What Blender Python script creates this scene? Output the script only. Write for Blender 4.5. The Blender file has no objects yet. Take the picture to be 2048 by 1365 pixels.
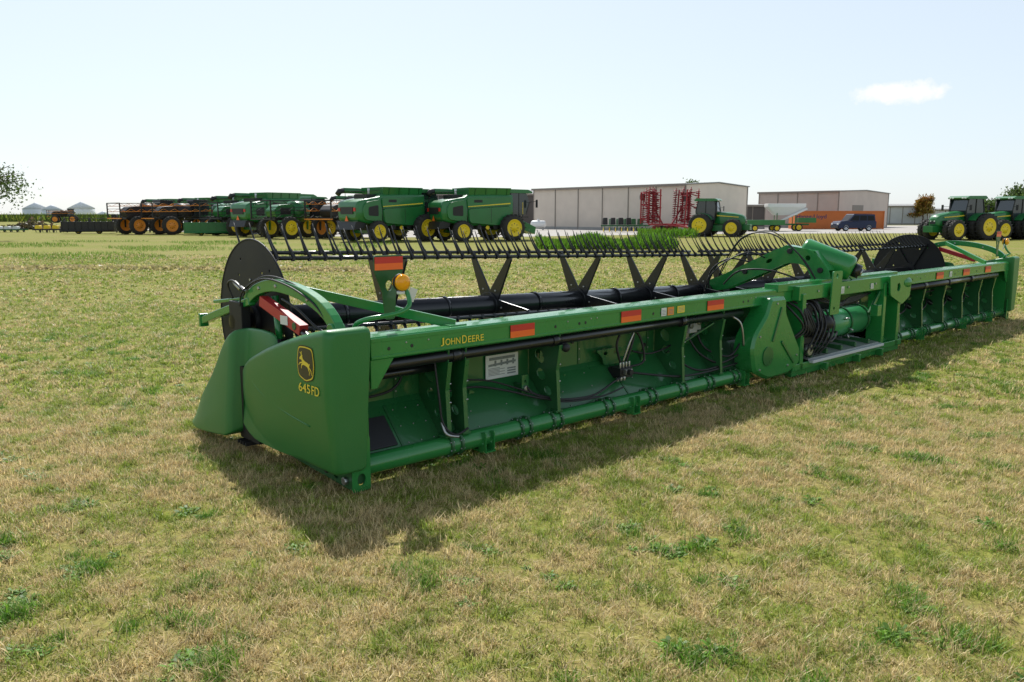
import bpy, math, random
import numpy as np
from mathutils import Vector, Matrix, Euler
from mathutils.geometry import delaunay_2d_cdt
import bmesh
random.seed(7); rng=np.random.default_rng(7)
R=math.radians
scene=bpy.context.scene
COL=scene.collection

# ---------------------------------------------------------------- materials
def newmat(name):
    m=bpy.data.materials.new(name); m.use_nodes=True
    nt=m.node_tree; b=nt.nodes['Principled BSDF']; return m,nt,b
def mat(name,c,rough=.5,metal=0,var=.12,scale=3.0,bump=0,bscale=40,coat=0,spec=.5,dirt=0):
    m,nt,b=newmat(name); N=nt.nodes; L=nt.links
    tc=N.new('ShaderNodeTexCoord')
    no=N.new('ShaderNodeTexNoise'); no.inputs['Scale'].default_value=scale; no.inputs['Detail'].default_value=6
    L.new(tc.outputs['Object'],no.inputs['Vector'])
    mx=N.new('ShaderNodeMix'); mx.data_type='RGBA'
    mx.inputs[6].default_value=(*[x*(1-var) for x in c],1); mx.inputs[7].default_value=(*[min(1,x*(1+var)) for x in c],1)
    L.new(no.outputs['Fac'],mx.inputs[0])
    out=mx.outputs[2]
    if dirt>0:
        n2=N.new('ShaderNodeTexNoise'); n2.inputs['Scale'].default_value=1.7; n2.inputs['Detail'].default_value=9; n2.inputs['Roughness'].default_value=.7
        L.new(tc.outputs['Object'],n2.inputs['Vector'])
        sx=N.new('ShaderNodeSeparateXYZ'); L.new(tc.outputs['Object'],sx.inputs[0])
        mr=N.new('ShaderNodeMapRange'); mr.inputs[1].default_value=.9; mr.inputs[2].default_value=0; mr.inputs[3].default_value=0; mr.inputs[4].default_value=dirt
        L.new(sx.outputs[2],mr.inputs[0])
        mm=N.new('ShaderNodeMath'); mm.operation='MULTIPLY'; L.new(mr.outputs[0],mm.inputs[0]); L.new(n2.outputs['Fac'],mm.inputs[1])
        m3=N.new('ShaderNodeMix'); m3.data_type='RGBA'; L.new(mm.outputs[0],m3.inputs[0]); L.new(out,m3.inputs[6]); m3.inputs[7].default_value=(.22,.19,.12,1)
        out=m3.outputs[2]
    L.new(out,b.inputs['Base Color'])
    b.inputs['Roughness'].default_value=rough; b.inputs['Metallic'].default_value=metal
    b.inputs['Specular IOR Level'].default_value=spec
    if coat: b.inputs['Coat Weight'].default_value=coat; b.inputs['Coat Roughness'].default_value=.08
    rr=N.new('ShaderNodeMapRange'); rr.inputs[3].default_value=max(0.03,rough-.08); rr.inputs[4].default_value=min(1,rough+.12)
    L.new(no.outputs['Fac'],rr.inputs[0]); L.new(rr.outputs[0],b.inputs['Roughness'])
    if bump:
        nb=N.new('ShaderNodeTexNoise'); nb.inputs['Scale'].default_value=bscale; nb.inputs['Detail'].default_value=4
        L.new(tc.outputs['Object'],nb.inputs['Vector'])
        bp=N.new('ShaderNodeBump'); bp.inputs['Strength'].default_value=bump; bp.inputs['Distance'].default_value=.01
        L.new(nb.outputs['Fac'],bp.inputs['Height']); L.new(bp.outputs[0],b.inputs['Normal'])
    return m
G=mat('green_paint',(.018,.235,.048),.25,0,.12,2,.04,60,coat=.5,dirt=.14)
GP=mat('green_plastic',(.026,.180,.038),.36,0,.10,2,.10,120,dirt=.12)
GD=mat('green_paint_dull_shade',(.008,.105,.028),.38,0,.2,3,coat=.2,dirt=.2)  # dull green; on ribs and marker panel its darkness stands for shade
GI=mat('green_inner_shade',(.010,.135,.034),.28,0,.2,2,.04,30,coat=.5,dirt=.2)  # darker copy of the green paint; beam and tube shade put into the colour
GB=mat('green_vehicle_paint',(.014,.165,.038),.33,0,.2,1.2,coat=.3)
K=mat('black_paint',(.010,.011,.013),.28,0,.3,3,coat=.3)
KM=mat('black_matt_paint',(.014,.014,.015),.5,0,.3,3,spec=.3)
KP=mat('black_plastic',(.016,.016,.017),.5,0,.3,6)
RUB=mat('rubber',(.034,.032,.029),.8,0,.3,8,.3,20)
YEL=mat('yellow_paint',(.95,.66,.02),.4)
YELD=mat('yellow_decal',(.85,.66,.05),.4,0,.03)
ORP=mat('orange_paint',(.80,.28,.03),.45)
RED=mat('red_paint',(.48,.02,.025),.4)
REDD=mat('red_dark_paint',(.26,.012,.018),.5)
STEEL=mat('bare_steel',(.45,.45,.44),.35,.9,.2,6)
GALV=mat('galvanised_steel',(.62,.64,.65),.45,.2,.15,2)
BINM=mat('bin_sheet_metal',(.80,.82,.84),.5,0,.1,1)
SILL=mat('worn_steel_plate',(.34,.36,.34),.4,.4,.3,5,.2,30)
WHT=mat('white_paint',(.78,.78,.76),.45,0,.05)
DEC=mat('decal_white',(.74,.76,.74),.4,0,.04)
DECG=mat('decal_grey_print',(.22,.25,.25),.5,0,.5,60)
GLASS=mat('dark_glass',(.02,.03,.035),.08,0,.2,1,spec=.9)
TINT=mat('tinted_glass',(.012,.014,.018),.3,0,.2,1,spec=.15)
RR=mat('reflector_red',(.60,.03,.02),.35,0,.06,30,.1,200); RO=mat('reflector_orange',(.98,.16,.02),.35,0,.06,30,.1,200)
AMB,nt_,b_=newmat('amber_lens'); b_.inputs['Base Color'].default_value=(1.0,.42,.01,1); b_.inputs['Roughness'].default_value=.15
b_.inputs['Subsurface Weight'].default_value=.5; b_.inputs['Subsurface Radius'].default_value=(.05,.03,.005)
wv=nt_.nodes.new('ShaderNodeTexVoronoi'); wv.inputs['Scale'].default_value=60; tcn=nt_.nodes.new('ShaderNodeTexCoord'); nt_.links.new(tcn.outputs['Object'],wv.inputs['Vector'])
bpn=nt_.nodes.new('ShaderNodeBump'); bpn.inputs['Strength'].default_value=.3; nt_.links.new(wv.outputs[0],bpn.inputs['Height']); nt_.links.new(bpn.outputs[0],b_.inputs['Normal'])

def corrug(name,c,scale=3.2,axis='X',rough=.55):
    m,nt,b=newmat(name); N=nt.nodes; L=nt.links
    tc=N.new('ShaderNodeTexCoord'); w=N.new('ShaderNodeTexWave'); w.wave_type='BANDS'; w.bands_direction=axis
    w.inputs['Scale'].default_value=scale; L.new(tc.outputs['Object'],w.inputs['Vector'])
    no=N.new('ShaderNodeTexNoise'); no.inputs['Scale'].default_value=.6; no.inputs['Detail'].default_value=6; L.new(tc.outputs['Object'],no.inputs['Vector'])
    mx=N.new('ShaderNodeMix'); mx.data_type='RGBA'; mx.inputs[6].default_value=(*[x*.82 for x in c],1); mx.inputs[7].default_value=(*[x*1.08 for x in c],1)
    L.new(no.outputs['Fac'],mx.inputs[0]); L.new(mx.outputs[2],b.inputs['Base Color']); b.inputs['Roughness'].default_value=rough
    bp=N.new('ShaderNodeBump'); bp.inputs['Strength'].default_value=.8; bp.inputs['Distance'].default_value=.04
    L.new(w.outputs['Fac'],bp.inputs['Height']); L.new(bp.outputs[0],b.inputs['Normal']); return m
BEI=corrug('beige_metal_siding',(.78,.68,.58)); BEI2=corrug('tan_metal_siding',(.58,.49,.43))
ROOF=corrug('grey_metal_roof',(.30,.30,.29),3); DKW=corrug('dark_metal_siding',(.10,.09,.085),3)
CONT=corrug('container_steel',(.70,.19,.04),6,'X')
TRIM=mat('building_trim',(.24,.21,.18),.6); CONC=mat('concrete',(.35,.34,.32),.8,0,.2,2,.3,20)

def grass_fac(nt):
    N=nt.nodes; L=nt.links
    g=N.new('ShaderNodeNewGeometry')
    a=N.new('ShaderNodeTexNoise'); a.inputs['Scale'].default_value=.25; a.inputs['Detail'].default_value=3
    c=N.new('ShaderNodeTexNoise'); c.inputs['Scale'].default_value=2.9; c.inputs['Detail'].default_value=7; c.inputs['Roughness'].default_value=.75
    for q in (a,c): L.new(g.outputs['Position'],q.inputs['Vector'])
    m1=N.new('ShaderNodeMath'); m1.operation='MULTIPLY_ADD'; L.new(a.outputs['Fac'],m1.inputs[0]); m1.inputs[1].default_value=1.5; 
    m2=N.new('ShaderNodeMath'); m2.operation='MULTIPLY'; L.new(c.outputs['Fac'],m2.inputs[0]); m2.inputs[1].default_value=3.8
    L.new(m2.outputs[0],m1.inputs[2])
    s=N.new('ShaderNodeSeparateXYZ'); L.new(g.outputs['Position'],s.inputs[0])
    yr=N.new('ShaderNodeMapRange'); yr.inputs[1].default_value=3; yr.inputs[2].default_value=18; yr.inputs[3].default_value=-2.27; yr.inputs[4].default_value=-2.02
    L.new(s.outputs[1],yr.inputs[0])
    m3=N.new('ShaderNodeMath'); m3.operation='ADD'; L.new(m1.outputs[0],m3.inputs[0]); L.new(yr.outputs[0],m3.inputs[1]); m3.use_clamp=True
    return m3.outputs[0],g
def ground_mat():
    m,nt,b=newmat('mown_lawn'); N=nt.nodes; L=nt.links
    f,g=grass_fac(nt)
    fine=N.new('ShaderNodeTexNoise'); fine.inputs['Scale'].default_value=14; fine.inputs['Detail'].default_value=8; fine.inputs['Roughness'].default_value=.75
    L.new(g.outputs['Position'],fine.inputs['Vector'])
    mx=N.new('ShaderNodeMix'); mx.data_type='RGBA'; L.new(f,mx.inputs[0])
    mx.inputs[6].default_value=(.35,.30,.115,1); mx.inputs[7].default_value=(.25,.285,.050,1)
    hs=N.new('ShaderNodeMix'); hs.data_type='RGBA'; hs.blend_type='MULTIPLY'; hs.inputs[0].default_value=1
    cr=N.new('ShaderNodeValToRGB'); cr.color_ramp.elements[0].position=.3; cr.color_ramp.elements[0].color=(.32,.31,.27,1); cr.color_ramp.elements[1].position=.68; cr.color_ramp.elements[1].color=(1.25,1.2,1.15,1)
    L.new(fine.outputs['Fac'],cr.inputs[0]); L.new(mx.outputs[2],hs.inputs[6]); L.new(cr.outputs[0],hs.inputs[7])
    L.new(hs.outputs[2],b.inputs['Base Color']); b.inputs['Roughness'].default_value=.9; b.inputs['Specular IOR Level'].default_value=.1
    bp=N.new('ShaderNodeBump'); bp.inputs['Strength'].default_value=.4; bp.inputs['Distance'].default_value=.03
    L.new(fine.outputs['Fac'],bp.inputs['Height']); L.new(bp.outputs[0],b.inputs['Normal']); return m
def blade_mat(name,straw,green,bias=0,trans=.44):
    m,nt,b=newmat(name); N=nt.nodes; L=nt.links
    f,g=grass_fac(nt)
    at=N.new('ShaderNodeAttribute'); at.attribute_name='rnd'
    sp=N.new('ShaderNodeSeparateXYZ'); L.new(at.outputs['Vector'],sp.inputs[0])
    ff=N.new('ShaderNodeMath'); ff.operation='ADD'; L.new(f,ff.inputs[0]); ff.inputs[1].default_value=bias
    d=N.new('ShaderNodeMath'); d.operation='SUBTRACT'; L.new(ff.outputs[0],d.inputs[0]); L.new(sp.outputs[0],d.inputs[1])
    mr=N.new('ShaderNodeMapRange'); mr.inputs[1].default_value=-.12; mr.inputs[2].default_value=.12; L.new(d.outputs[0],mr.inputs[0])
    mx=N.new('ShaderNodeMix'); mx.data_type='RGBA'; L.new(mr.outputs[0],mx.inputs[0]); mx.inputs[6].default_value=(*straw,1); mx.inputs[7].default_value=(*green,1)
    v=N.new('ShaderNodeMapRange'); v.inputs[3].default_value=.5; v.inputs[4].default_value=1.35; L.new(sp.outputs[1],v.inputs[0])
    ml=N.new('ShaderNodeVectorMath'); ml.operation='SCALE'; L.new(mx.outputs[2],ml.inputs[0]); L.new(v.outputs[0],ml.inputs[3])
    L.new(ml.outputs[0],b.inputs['Base Color']); b.inputs['Roughness'].default_value=.5; b.inputs['Specular IOR Level'].default_value=.4
    t=N.new('ShaderNodeBsdfTranslucent'); L.new(ml.outputs[0],t.inputs[0])
    ms=N.new('ShaderNodeMixShader'); ms.inputs[0].default_value=trans
    out=N['Material Output']; L.new(b.outputs[0],ms.inputs[1]); L.new(t.outputs[0],ms.inputs[2]); L.new(ms.outputs[0],out.inputs[0]); return m
BLADE=blade_mat('grass_blades',(.73,.59,.31),(.31,.40,.060))
WEED=blade_mat('weed_leaves',(.21,.38,.035),(.15,.32,.03),bias=.3)
STRAW=blade_mat('cut_straw',(.60,.50,.26),(.45,.42,.16),bias=-.2)
def leafmat(name,a,b2): return blade_mat(name,a,b2,trans=.35)
LEAF=leafmat('tree_leaves',(.07,.12,.025),(.11,.18,.035)); LEAFO=leafmat('autumn_leaves',(.34,.15,.03),(.22,.18,.03))
CORN=leafmat('corn_leaves',(.42,.42,.07),(.26,.38,.06)); BARK=mat('bark',(.12,.09,.07),.9,0,.3,8,.6,20)
SCRUB=leafmat('dry_brush',(.16,.11,.07),(.10,.09,.04))

# ---------------------------------------------------------------- mesh builder
class MB:
    def __init__(s): s.v=[];s.f=[];s.m=[];s.s=[];s.mats=[];s.M=Matrix()
    def mi(s,mt):
        if mt not in s.mats: s.mats.append(mt)
        return s.mats.index(mt)
    def add(s,vs,fs,mt,sm=False):
        o=len(s.v); M=s.M
        s.v+= [tuple(M@Vector(v)) for v in vs]; i=s.mi(mt)
        if isinstance(sm,bool): sm=[sm]*len(fs)
        for f,q in zip(fs,sm): s.f.append([o+k for k in f]); s.m.append(i); s.s.append(q)
        return s
    def box(s,c,d,mt,rot=None):
        x,y,z=[k/2 for k in d]; Q=Euler(rot).to_matrix() if rot else Matrix.Identity(3); c=Vector(c)
        vs=[c+Q@Vector(p) for p in [(-x,-y,-z),(x,-y,-z),(x,y,-z),(-x,y,-z),(-x,-y,z),(x,-y,z),(x,y,z),(-x,y,z)]]
        return s.add(vs,[(0,3,2,1),(4,5,6,7),(0,1,5,4),(1,2,6,5),(2,3,7,6),(3,0,4,7)],mt)
    def b2(s,a,b,mt): return s.box([(p+q)/2 for p,q in zip(a,b)],[abs(q-p) for p,q in zip(a,b)],mt)
    def _mp(s,axis,p,t): 
        return (t,p[0],p[1]) if axis=='x' else ((p[0],t,p[1]) if axis=='y' else (p[0],p[1],t))
    def prism(s,poly,axis,a,b,mt,sc=1):
        n=len(poly); cx=sum(p[0] for p in poly)/n; cy=sum(p[1] for p in poly)/n
        vs=[s._mp(axis,p,a) for p in poly]+[s._mp(axis,(cx+(p[0]-cx)*sc,cy+(p[1]-cy)*sc),b) for p in poly]
        fs=[tuple(range(n))[::-1],tuple(range(n,2*n))]+[(i,(i+1)%n,n+(i+1)%n,n+i) for i in range(n)]
        return s.add(vs,fs,mt)
    def plate(s,poly,holes,axis,a,b,mt):
        loops=[poly]+holes; vs=[];es=[]
        for lp in loops:
            o=len(vs); vs+=[Vector(p) for p in lp]; es+=[(o+i,o+(i+1)%len(lp)) for i in range(len(lp))]
        r=delaunay_2d_cdt(vs,es,[],0,1e-6); V=r[0];F=r[2]
        def ins(p,lp):
            c=False;j=len(lp)-1
            for i in range(len(lp)):
                if (lp[i][1]>p[1])!=(lp[j][1]>p[1]) and p[0]<(lp[j][0]-lp[i][0])*(p[1]-lp[i][1])/(lp[j][1]-lp[i][1])+lp[i][0]: c=not c
                j=i
            return c
        FF=[]
        for f in F:
            c=sum((V[i] for i in f),Vector((0,0)))/len(f)
            if ins(c,poly) and not any(ins(c,h) for h in holes): FF.append(tuple(f))
        n=len(V)
        s.add([s._mp(axis,p,a) for p in V]+[s._mp(axis,p,b) for p in V],[f[::-1] for f in FF]+[tuple(n+i for i in f) for f in FF],mt)
        for lp in loops:
            k=len(lp); s.add([s._mp(axis,p,a) for p in lp]+[s._mp(axis,p,b) for p in lp],[(i,(i+1)%k,k+(i+1)%k,k+i) for i in range(k)],mt)
    def loft(s,secs,mt,caps=True,sm=True):
        n=len(secs[0]); vs=[p for q in secs for p in q]; fs=[];ss=[]
        for k in range(len(secs)-1):
            for i in range(n):
                j=(i+1)%n; fs.append((k*n+i,k*n+j,(k+1)*n+j,(k+1)*n+i)); ss.append(sm)
        if caps: fs+= [tuple(range(n))[::-1],tuple(range((len(secs)-1)*n,len(secs)*n))]; ss+=[False,False]
        return s.add(vs,fs,mt,ss)
    def tube(s,pts,r,mt,n=10,caps=True,sm=True):
        pts=[Vector(p) for p in pts]; secs=[]
        up=None
        for i,p in enumerate(pts):
            t=(pts[min(i+1,len(pts)-1)]-pts[max(i-1,0)]).normalized()
            if up is None: up=Vector((0,0,1)) if abs(t.z)<.9 else Vector((1,0,0))
            a=t.cross(up).normalized(); bb=a.cross(t).normalized(); up=bb
            rr=r[i] if isinstance(r,(list,tuple)) else r
            secs.append([p+a*math.cos(q)*rr+bb*math.sin(q)*rr for q in [2*math.pi*k/n for k in range(n)]])
        return s.loft(secs,mt,caps,sm)
    def cyl(s,a,b,r,mt,n=16,r2=None): return s.tube([a,b],[r,r if r2 is None else r2],mt,n)
    def bar(s,a,b,w,h,mt,w2=None,h2=None):
        a=Vector(a);b=Vector(b);t=(b-a).normalized(); up=Vector((0,0,1)) if abs(t.z)<.95 else Vector((0,1,0))
        x=t.cross(up).normalized(); y=x.cross(t).normalized(); w2=w2 or w;h2=h2 or h
        sec=lambda p,ww,hh:[p-x*ww/2-y*hh/2,p+x*ww/2-y*hh/2,p+x*ww/2+y*hh/2,p-x*ww/2+y*hh/2]
        return s.loft([sec(a,w,h),sec(b,w2,h2)],mt,True,False)
    def path(s,pts,w,h,mt,side=(1,0,0)):
        pts=[Vector(p) for p in pts]; sd=Vector(side); secs=[]
        for i,p in enumerate(pts):
            t=(pts[min(i+1,len(pts)-1)]-pts[max(i-1,0)]).normalized(); nn=sd.cross(t).normalized()
            hh=h[i] if isinstance(h,(list,tuple)) else h
            secs.append([p-sd*w/2-nn*hh/2,p+sd*w/2-nn*hh/2,p+sd*w/2+nn*hh/2,p-sd*w/2+nn*hh/2])
        return s.loft(secs,mt,True,False)
    def ball(s,c,r,mt,sc=(1,1,1),n=12):
        secs=[]
        c=Vector(c)
        for k in range(1,n):
            ph=math.pi*k/n; secs.append([c+Vector((r*sc[0]*math.sin(ph)*math.cos(q),r*sc[1]*math.sin(ph)*math.sin(q),r*sc[2]*math.cos(ph))) for q in [2*math.pi*i/16 for i in range(16)]])
        return s.loft(secs,mt,True,True)
    def obj(s,name,parent=None,bev=0,label=None,recalc=True):
        me=bpy.data.meshes.new(name); me.from_pydata(s.v,[],s.f)
        for m in s.mats: me.materials.append(m)
        me.polygons.foreach_set('material_index',s.m); me.polygons.foreach_set('use_smooth',s.s)
        if recalc:
            bm=bmesh.new(); bm.from_mesh(me); bmesh.ops.recalc_face_normals(bm,faces=bm.faces); bm.to_mesh(me); bm.free()
        o=bpy.data.objects.new(name,me); COL.objects.link(o)
        if parent: o.parent=parent
        if label: o['label']=label
        if bev:
            md=o.modifiers.new('bevel','BEVEL'); md.width=bev; md.segments=2; md.limit_method='ANGLE'; md.angle_limit=R(40); md.harden_normals=False
        return o
def thing(name,label,cat,loc=(0,0,0),rz=0,group=None,obj=None):
    o=obj or bpy.data.objects.new(name,None)
    if obj is None: COL.objects.link(o)
    o.location=loc; o.rotation_euler=(0,0,R(rz)); o['label']=label; o['category']=cat
    if group: o['group']=group
    return o
def dup(o,loc,rz,label=None):
    n=o.copy(); COL.objects.link(n); n.location=loc; n.rotation_euler=(0,0,R(rz))
    if label: n['label']=label
    def rec(a,b):
        for c in a.children:
            d=c.copy(); COL.objects.link(d); d.parent=b; rec(c,d)
    rec(o,n); return n
def struct(o): o['kind']='structure'; return o
def rpoly(pts,rad,n=4):
    out=[];N=len(pts)
    for i in range(N):
        p=Vector(pts[i]);a=Vector(pts[i-1]);b=Vector(pts[(i+1)%N]); r=rad[i] if isinstance(rad,list) else rad
        da=(a-p);db=(b-p); r1=min(r,da.length*.49,db.length*.49); p0=p+da.normalized()*r1; p1=p+db.normalized()*r1
        for k in range(n+1):
            t=k/n; out.append(tuple((1-t)**2*p0+2*t*(1-t)*p+t*t*p1))
    return out
def oval(cx,cy,rx,ry,rot=0,n=14):
    return [(cx+rx*math.cos(t)*math.cos(rot)-ry*math.sin(t)*math.sin(rot),cy+rx*math.cos(t)*math.sin(rot)+ry*math.sin(t)*math.cos(rot)) for t in [2*math.pi*k/n for k in range(n)]]
def smooth(pts,k=6):
    P=[Vector(p) for p in pts]; P=[P[0]]+P+[P[-1]]; out=[]
    for i in range(1,len(P)-2):
        for j in range(k):
            t=j/k; out.append(.5*((2*P[i])+(P[i+1]-P[i-1])*t+(2*P[i-1]-5*P[i]+4*P[i+1]-P[i+2])*t*t+(3*P[i]-P[i-1]-3*P[i+1]+P[i+2])*t**3))
    out.append(P[-2]); return out
def text_mesh(txt,h,width=None,bold=.0):
    cu=bpy.data.curves.new('t','FONT'); cu.body=txt; cu.size=1; cu.align_x='CENTER'; cu.align_y='CENTER'; cu.offset=bold
    o=bpy.data.objects.new('t',cu); COL.objects.link(o); bpy.context.view_layer.update()
    me=bpy.data.meshes.new_from_object(o.evaluated_get(bpy.context.evaluated_depsgraph_get()))
    V=[v.co.copy() for v in me.vertices]; F=[tuple(p.vertices) for p in me.polygons]
    bpy.data.objects.remove(o)
    x0=min(v.x for v in V);x1=max(v.x for v in V);y0=min(v.y for v in V);y1=max(v.y for v in V)
    k=h/(y1-y0); kx=k if width is None else width/(x1-x0)
    return [((v.x-(x0+x1)/2)*kx,(v.y-(y0+y1)/2)*k) for v in V],F

# ================================================================= HEADER
A=(-1.07,5.48,0)
hd=thing('combine_header','long green grain header with black reel resting on mown grass','harvester header',A,42.2)
L_=13.95
mb=MB()
prof=[(0,.935),(.012,.925),(.10,.925),(.10,.94),(.02,.95),(.02,1.07),(.15,1.08),(.15,1.095),(.01,1.095),(0,1.085)]
mb.prism(prof,'x',.10,L_-.05,G)
mb.b2((.10,-.006,1.055),(L_-.05,0.001,1.085),G); mb.b2((.10,-.006,.935),(L_-.05,0.001,.955),G)
mb.prism([(.10,.93),(.10,.72),(.15,.72),(.30,.93)],'y',.01,.03,G)
mb.prism([(L_-.05,.93),(L_-.05,.72),(L_-.1,.72),(L_-.25,.93)],'y',.01,.03,G)
for x in [.25,.45,1.95,2.25,2.33,3.3,3.42,4.9,5.0,9.5,9.8,11.2,12.2]:
    mb.cyl((x,-.003,1.0),(x,.002,1.0),.014,KP,10)
    mb.cyl((x+.15,-.006,1.03),(x+.15,.002,1.03),.008,STEEL,6)
mb.obj('rear_beam',hd,.004)
def strip(x0,x1,y,z0,z1,par=hd,nm='reflector'):
    m=MB(); zm=z0+(z1-z0)*.5
    m.b2((x0,y-.006,zm),(x1,y,z1),RR); m.b2((x0,y-.006,z0),(x1,y,zm),RO); return m.obj(nm,par)
for a,b in [(1.42,1.69),(2.81,3.1),(4.20,4.5),(10.4,10.68),(11.55,11.83),(12.6,12.88)]:
    strip(a,b,-.0065,.955,1.06)
def decal_text(txt,xc,zc,w,h,y,name='lettering',mt=YELD,par=hd,bold=0):
    V,F=text_mesh(txt,h,w,bold); m=MB(); m.add([(xc+a,y,zc+b) for a,b in V],F,mt); return m.obj(name,par,recalc=False)
decal_text('J',.725,.998,.032,.062,-.0085,bold=.004); decal_text('OHN',.826,.994,.145,.050,-.0085,bold=.004)
decal_text('D',.94,.998,.046,.062,-.0085,bold=.004); decal_text('EERE',1.055,.994,.160,.050,-.0085,bold=.004)
for x0,x1,z0,z1,mt in [(3.42,3.50,.965,1.045,DEC),(3.52,3.62,.965,1.045,ORP),(3.68,3.80,.975,1.045,YELD),(6.75,6.82,.97,1.05,DEC),(7.0,7.08,.96,1.05,DEC),(7.85,7.93,.97,1.04,DEC),(10.95,11.05,.965,1.05,DEC)]:
    yo=-.1 if 5.75<x0<8.9 else 0
    mb=MB(); mb.b2((x0,yo-.0085,z0),(x1,yo-.004,z1),mt)
    for k in range(4): mb.b2((x0+.012,yo-.0095,z0+.012+k*.014),(x1-.012,yo-.0084,z0+.017+k*.014),DECG)
    mb.obj('warning_decal',hd)
mb=MB()
for x0,x1 in [(.06,6.15),(8.75,L_-.06)]:
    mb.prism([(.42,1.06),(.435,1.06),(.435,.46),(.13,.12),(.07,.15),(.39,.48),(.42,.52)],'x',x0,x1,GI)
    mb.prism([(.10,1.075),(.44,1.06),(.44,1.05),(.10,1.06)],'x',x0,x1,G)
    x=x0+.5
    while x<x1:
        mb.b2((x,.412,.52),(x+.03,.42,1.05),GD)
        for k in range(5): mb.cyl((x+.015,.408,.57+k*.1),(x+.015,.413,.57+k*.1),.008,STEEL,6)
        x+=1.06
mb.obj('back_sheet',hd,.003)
def slope_pt(x,t,off=0):
    return (x,.39-.32*t-off*.7,.48-.33*t+off*.7)
mb=MB()
sec=lambda x0,x1,t0,t1,o0,o1:[slope_pt(x0,t0,o0),slope_pt(x1,t0,o0),slope_pt(x1,t1,o0),slope_pt(x0,t1,o0),slope_pt(x0,t0,o1),slope_pt(x1,t0,o1),slope_pt(x1,t1,o1),slope_pt(x0,t1,o1)]
bq=[(0,3,2,1),(4,5,6,7),(0,1,5,4),(1,2,6,5),(2,3,7,6),(3,0,4,7)]
mb.add(sec(.085,.40,.20,.78,-.01,.014),bq,KP); mb.obj('rubber_panel',hd,.004)
for x0 in (.43,1.05,2.10,3.1,3.95,4.75,9.3,10.2,11.1,12.0,12.8):
    mb=MB(); mb.add(sec(x0,x0+.02,.02,.85,-.01,.006),bq,GD); mb.obj('pan_seam',hd)
for x in (.50,.62,.74,1.2,1.6,2.3,2.7,3.3,4.2): 
    for t in (.12,.45,.78): mb=MB(); mb.ball(slope_pt(x,t,.003),.006,STEEL,n=6); mb.obj('panel_bolt',hd)
mb=MB(); mb.b2((1.50,.4,.53),(1.88,.405,.74),DEC)
for k in range(6): mb.b2((1.53,.398,.56+k*.012),(1.66 if k%2 else 1.72,.4,.565+k*.012),DECG)
mb.b2((1.54,.398,.695),(1.84,.4,.72),DECG); mb.prism([(1.53,.64),(1.85,.655),(1.85,.675),(1.53,.66)],'y',.398,.4,DECG)
for k in range(4): mb.b2((1.60+k*.07,.397,.64),(1.62+k*.07,.4,.69),DECG)
for k in range(3): mb.b2((1.75,.398,.555+k*.022),(1.85,.4,.567+k*.022),DECG)
mb.obj('instruction_placard',hd)
mb=MB(); mb.cyl((.02,.08,.150),(L_-.02,.08,.150),.074,G,28)
for x in [.87,1.62,2.0,2.7,3.35,3.86,4.35,4.85,5.6,9.2,9.7,10.3,11.0,11.5,12.2,12.8,13.3]:
    for dx in (-.05,.05):
        mb.cyl((x+dx-.012,.08,.150),(x+dx+.012,.08,.150),.094,GD,20)
        for k in range(8):
            a=k*math.pi/4+.3; mb.cyl((x+dx-.02,.08+.085*math.cos(a),.150+.085*math.sin(a)),(x+dx+.02,.08+.085*math.cos(a),.150+.085*math.sin(a)),.007,STEEL,5)
mb.obj('lower_frame_tube',hd,.002)
for x in (1.18,3.05,5.0,10.0,11.8,13.1):
    mb=MB()
    for dx in (-.045,.045): mb.plate(rpoly([(-.03,.05),(.06,.03),(.06,.20),(-.03,.22)],.02),[oval(.0,.13,.015,.02)],'x',x+dx-.005,x+dx+.005,G)
    mb.b2((x-.055,-.035,.045),(x+.055,.2,.058),G); mb.obj('skid_bracket',hd)
mb=MB(); mb.cyl((.12,.06,.870),(4.95,.06,.870),.042,K,20); mb.cyl((.12,.20,.77),(.9,.20,.77),.036,K,16)
for x in (.9,2.0,3.86): mb.cyl((x-.05,.06,.870),(x+.05,.06,.870),.053,K,20)
mb.b2((2.06,.02,.79),(2.12,.08,.84),KP); mb.ball((2.09,.01,.80),.04,KP)
mb.obj('reel_drive_shaft',hd)
mb=MB(); mb.cyl((8.95,.03,.875),(13.3,.03,.875),.048,K,20)
for x in (10,11,12): mb.cyl((x-.06,.03,.875),(x+.06,.03,.875),.058,K,20)
mb.obj('reel_drive_shaft',hd)
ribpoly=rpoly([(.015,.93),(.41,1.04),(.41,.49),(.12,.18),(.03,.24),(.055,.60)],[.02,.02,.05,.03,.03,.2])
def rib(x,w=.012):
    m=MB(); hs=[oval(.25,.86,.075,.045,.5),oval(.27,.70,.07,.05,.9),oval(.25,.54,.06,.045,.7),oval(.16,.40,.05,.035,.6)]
    m.plate(ribpoly,hs,'x',x,x+w,GD)  # rib plate in the darker green, its shade put into the colour
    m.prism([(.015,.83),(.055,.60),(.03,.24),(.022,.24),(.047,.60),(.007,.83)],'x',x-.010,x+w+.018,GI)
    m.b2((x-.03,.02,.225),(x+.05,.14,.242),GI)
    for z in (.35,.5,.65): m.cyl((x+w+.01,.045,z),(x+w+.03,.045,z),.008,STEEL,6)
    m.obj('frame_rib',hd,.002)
for x in (.80,.97,2.02,3.86,4.55,9.2,10.05,10.9,11.75,12.55,13.25): rib(x)
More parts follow.
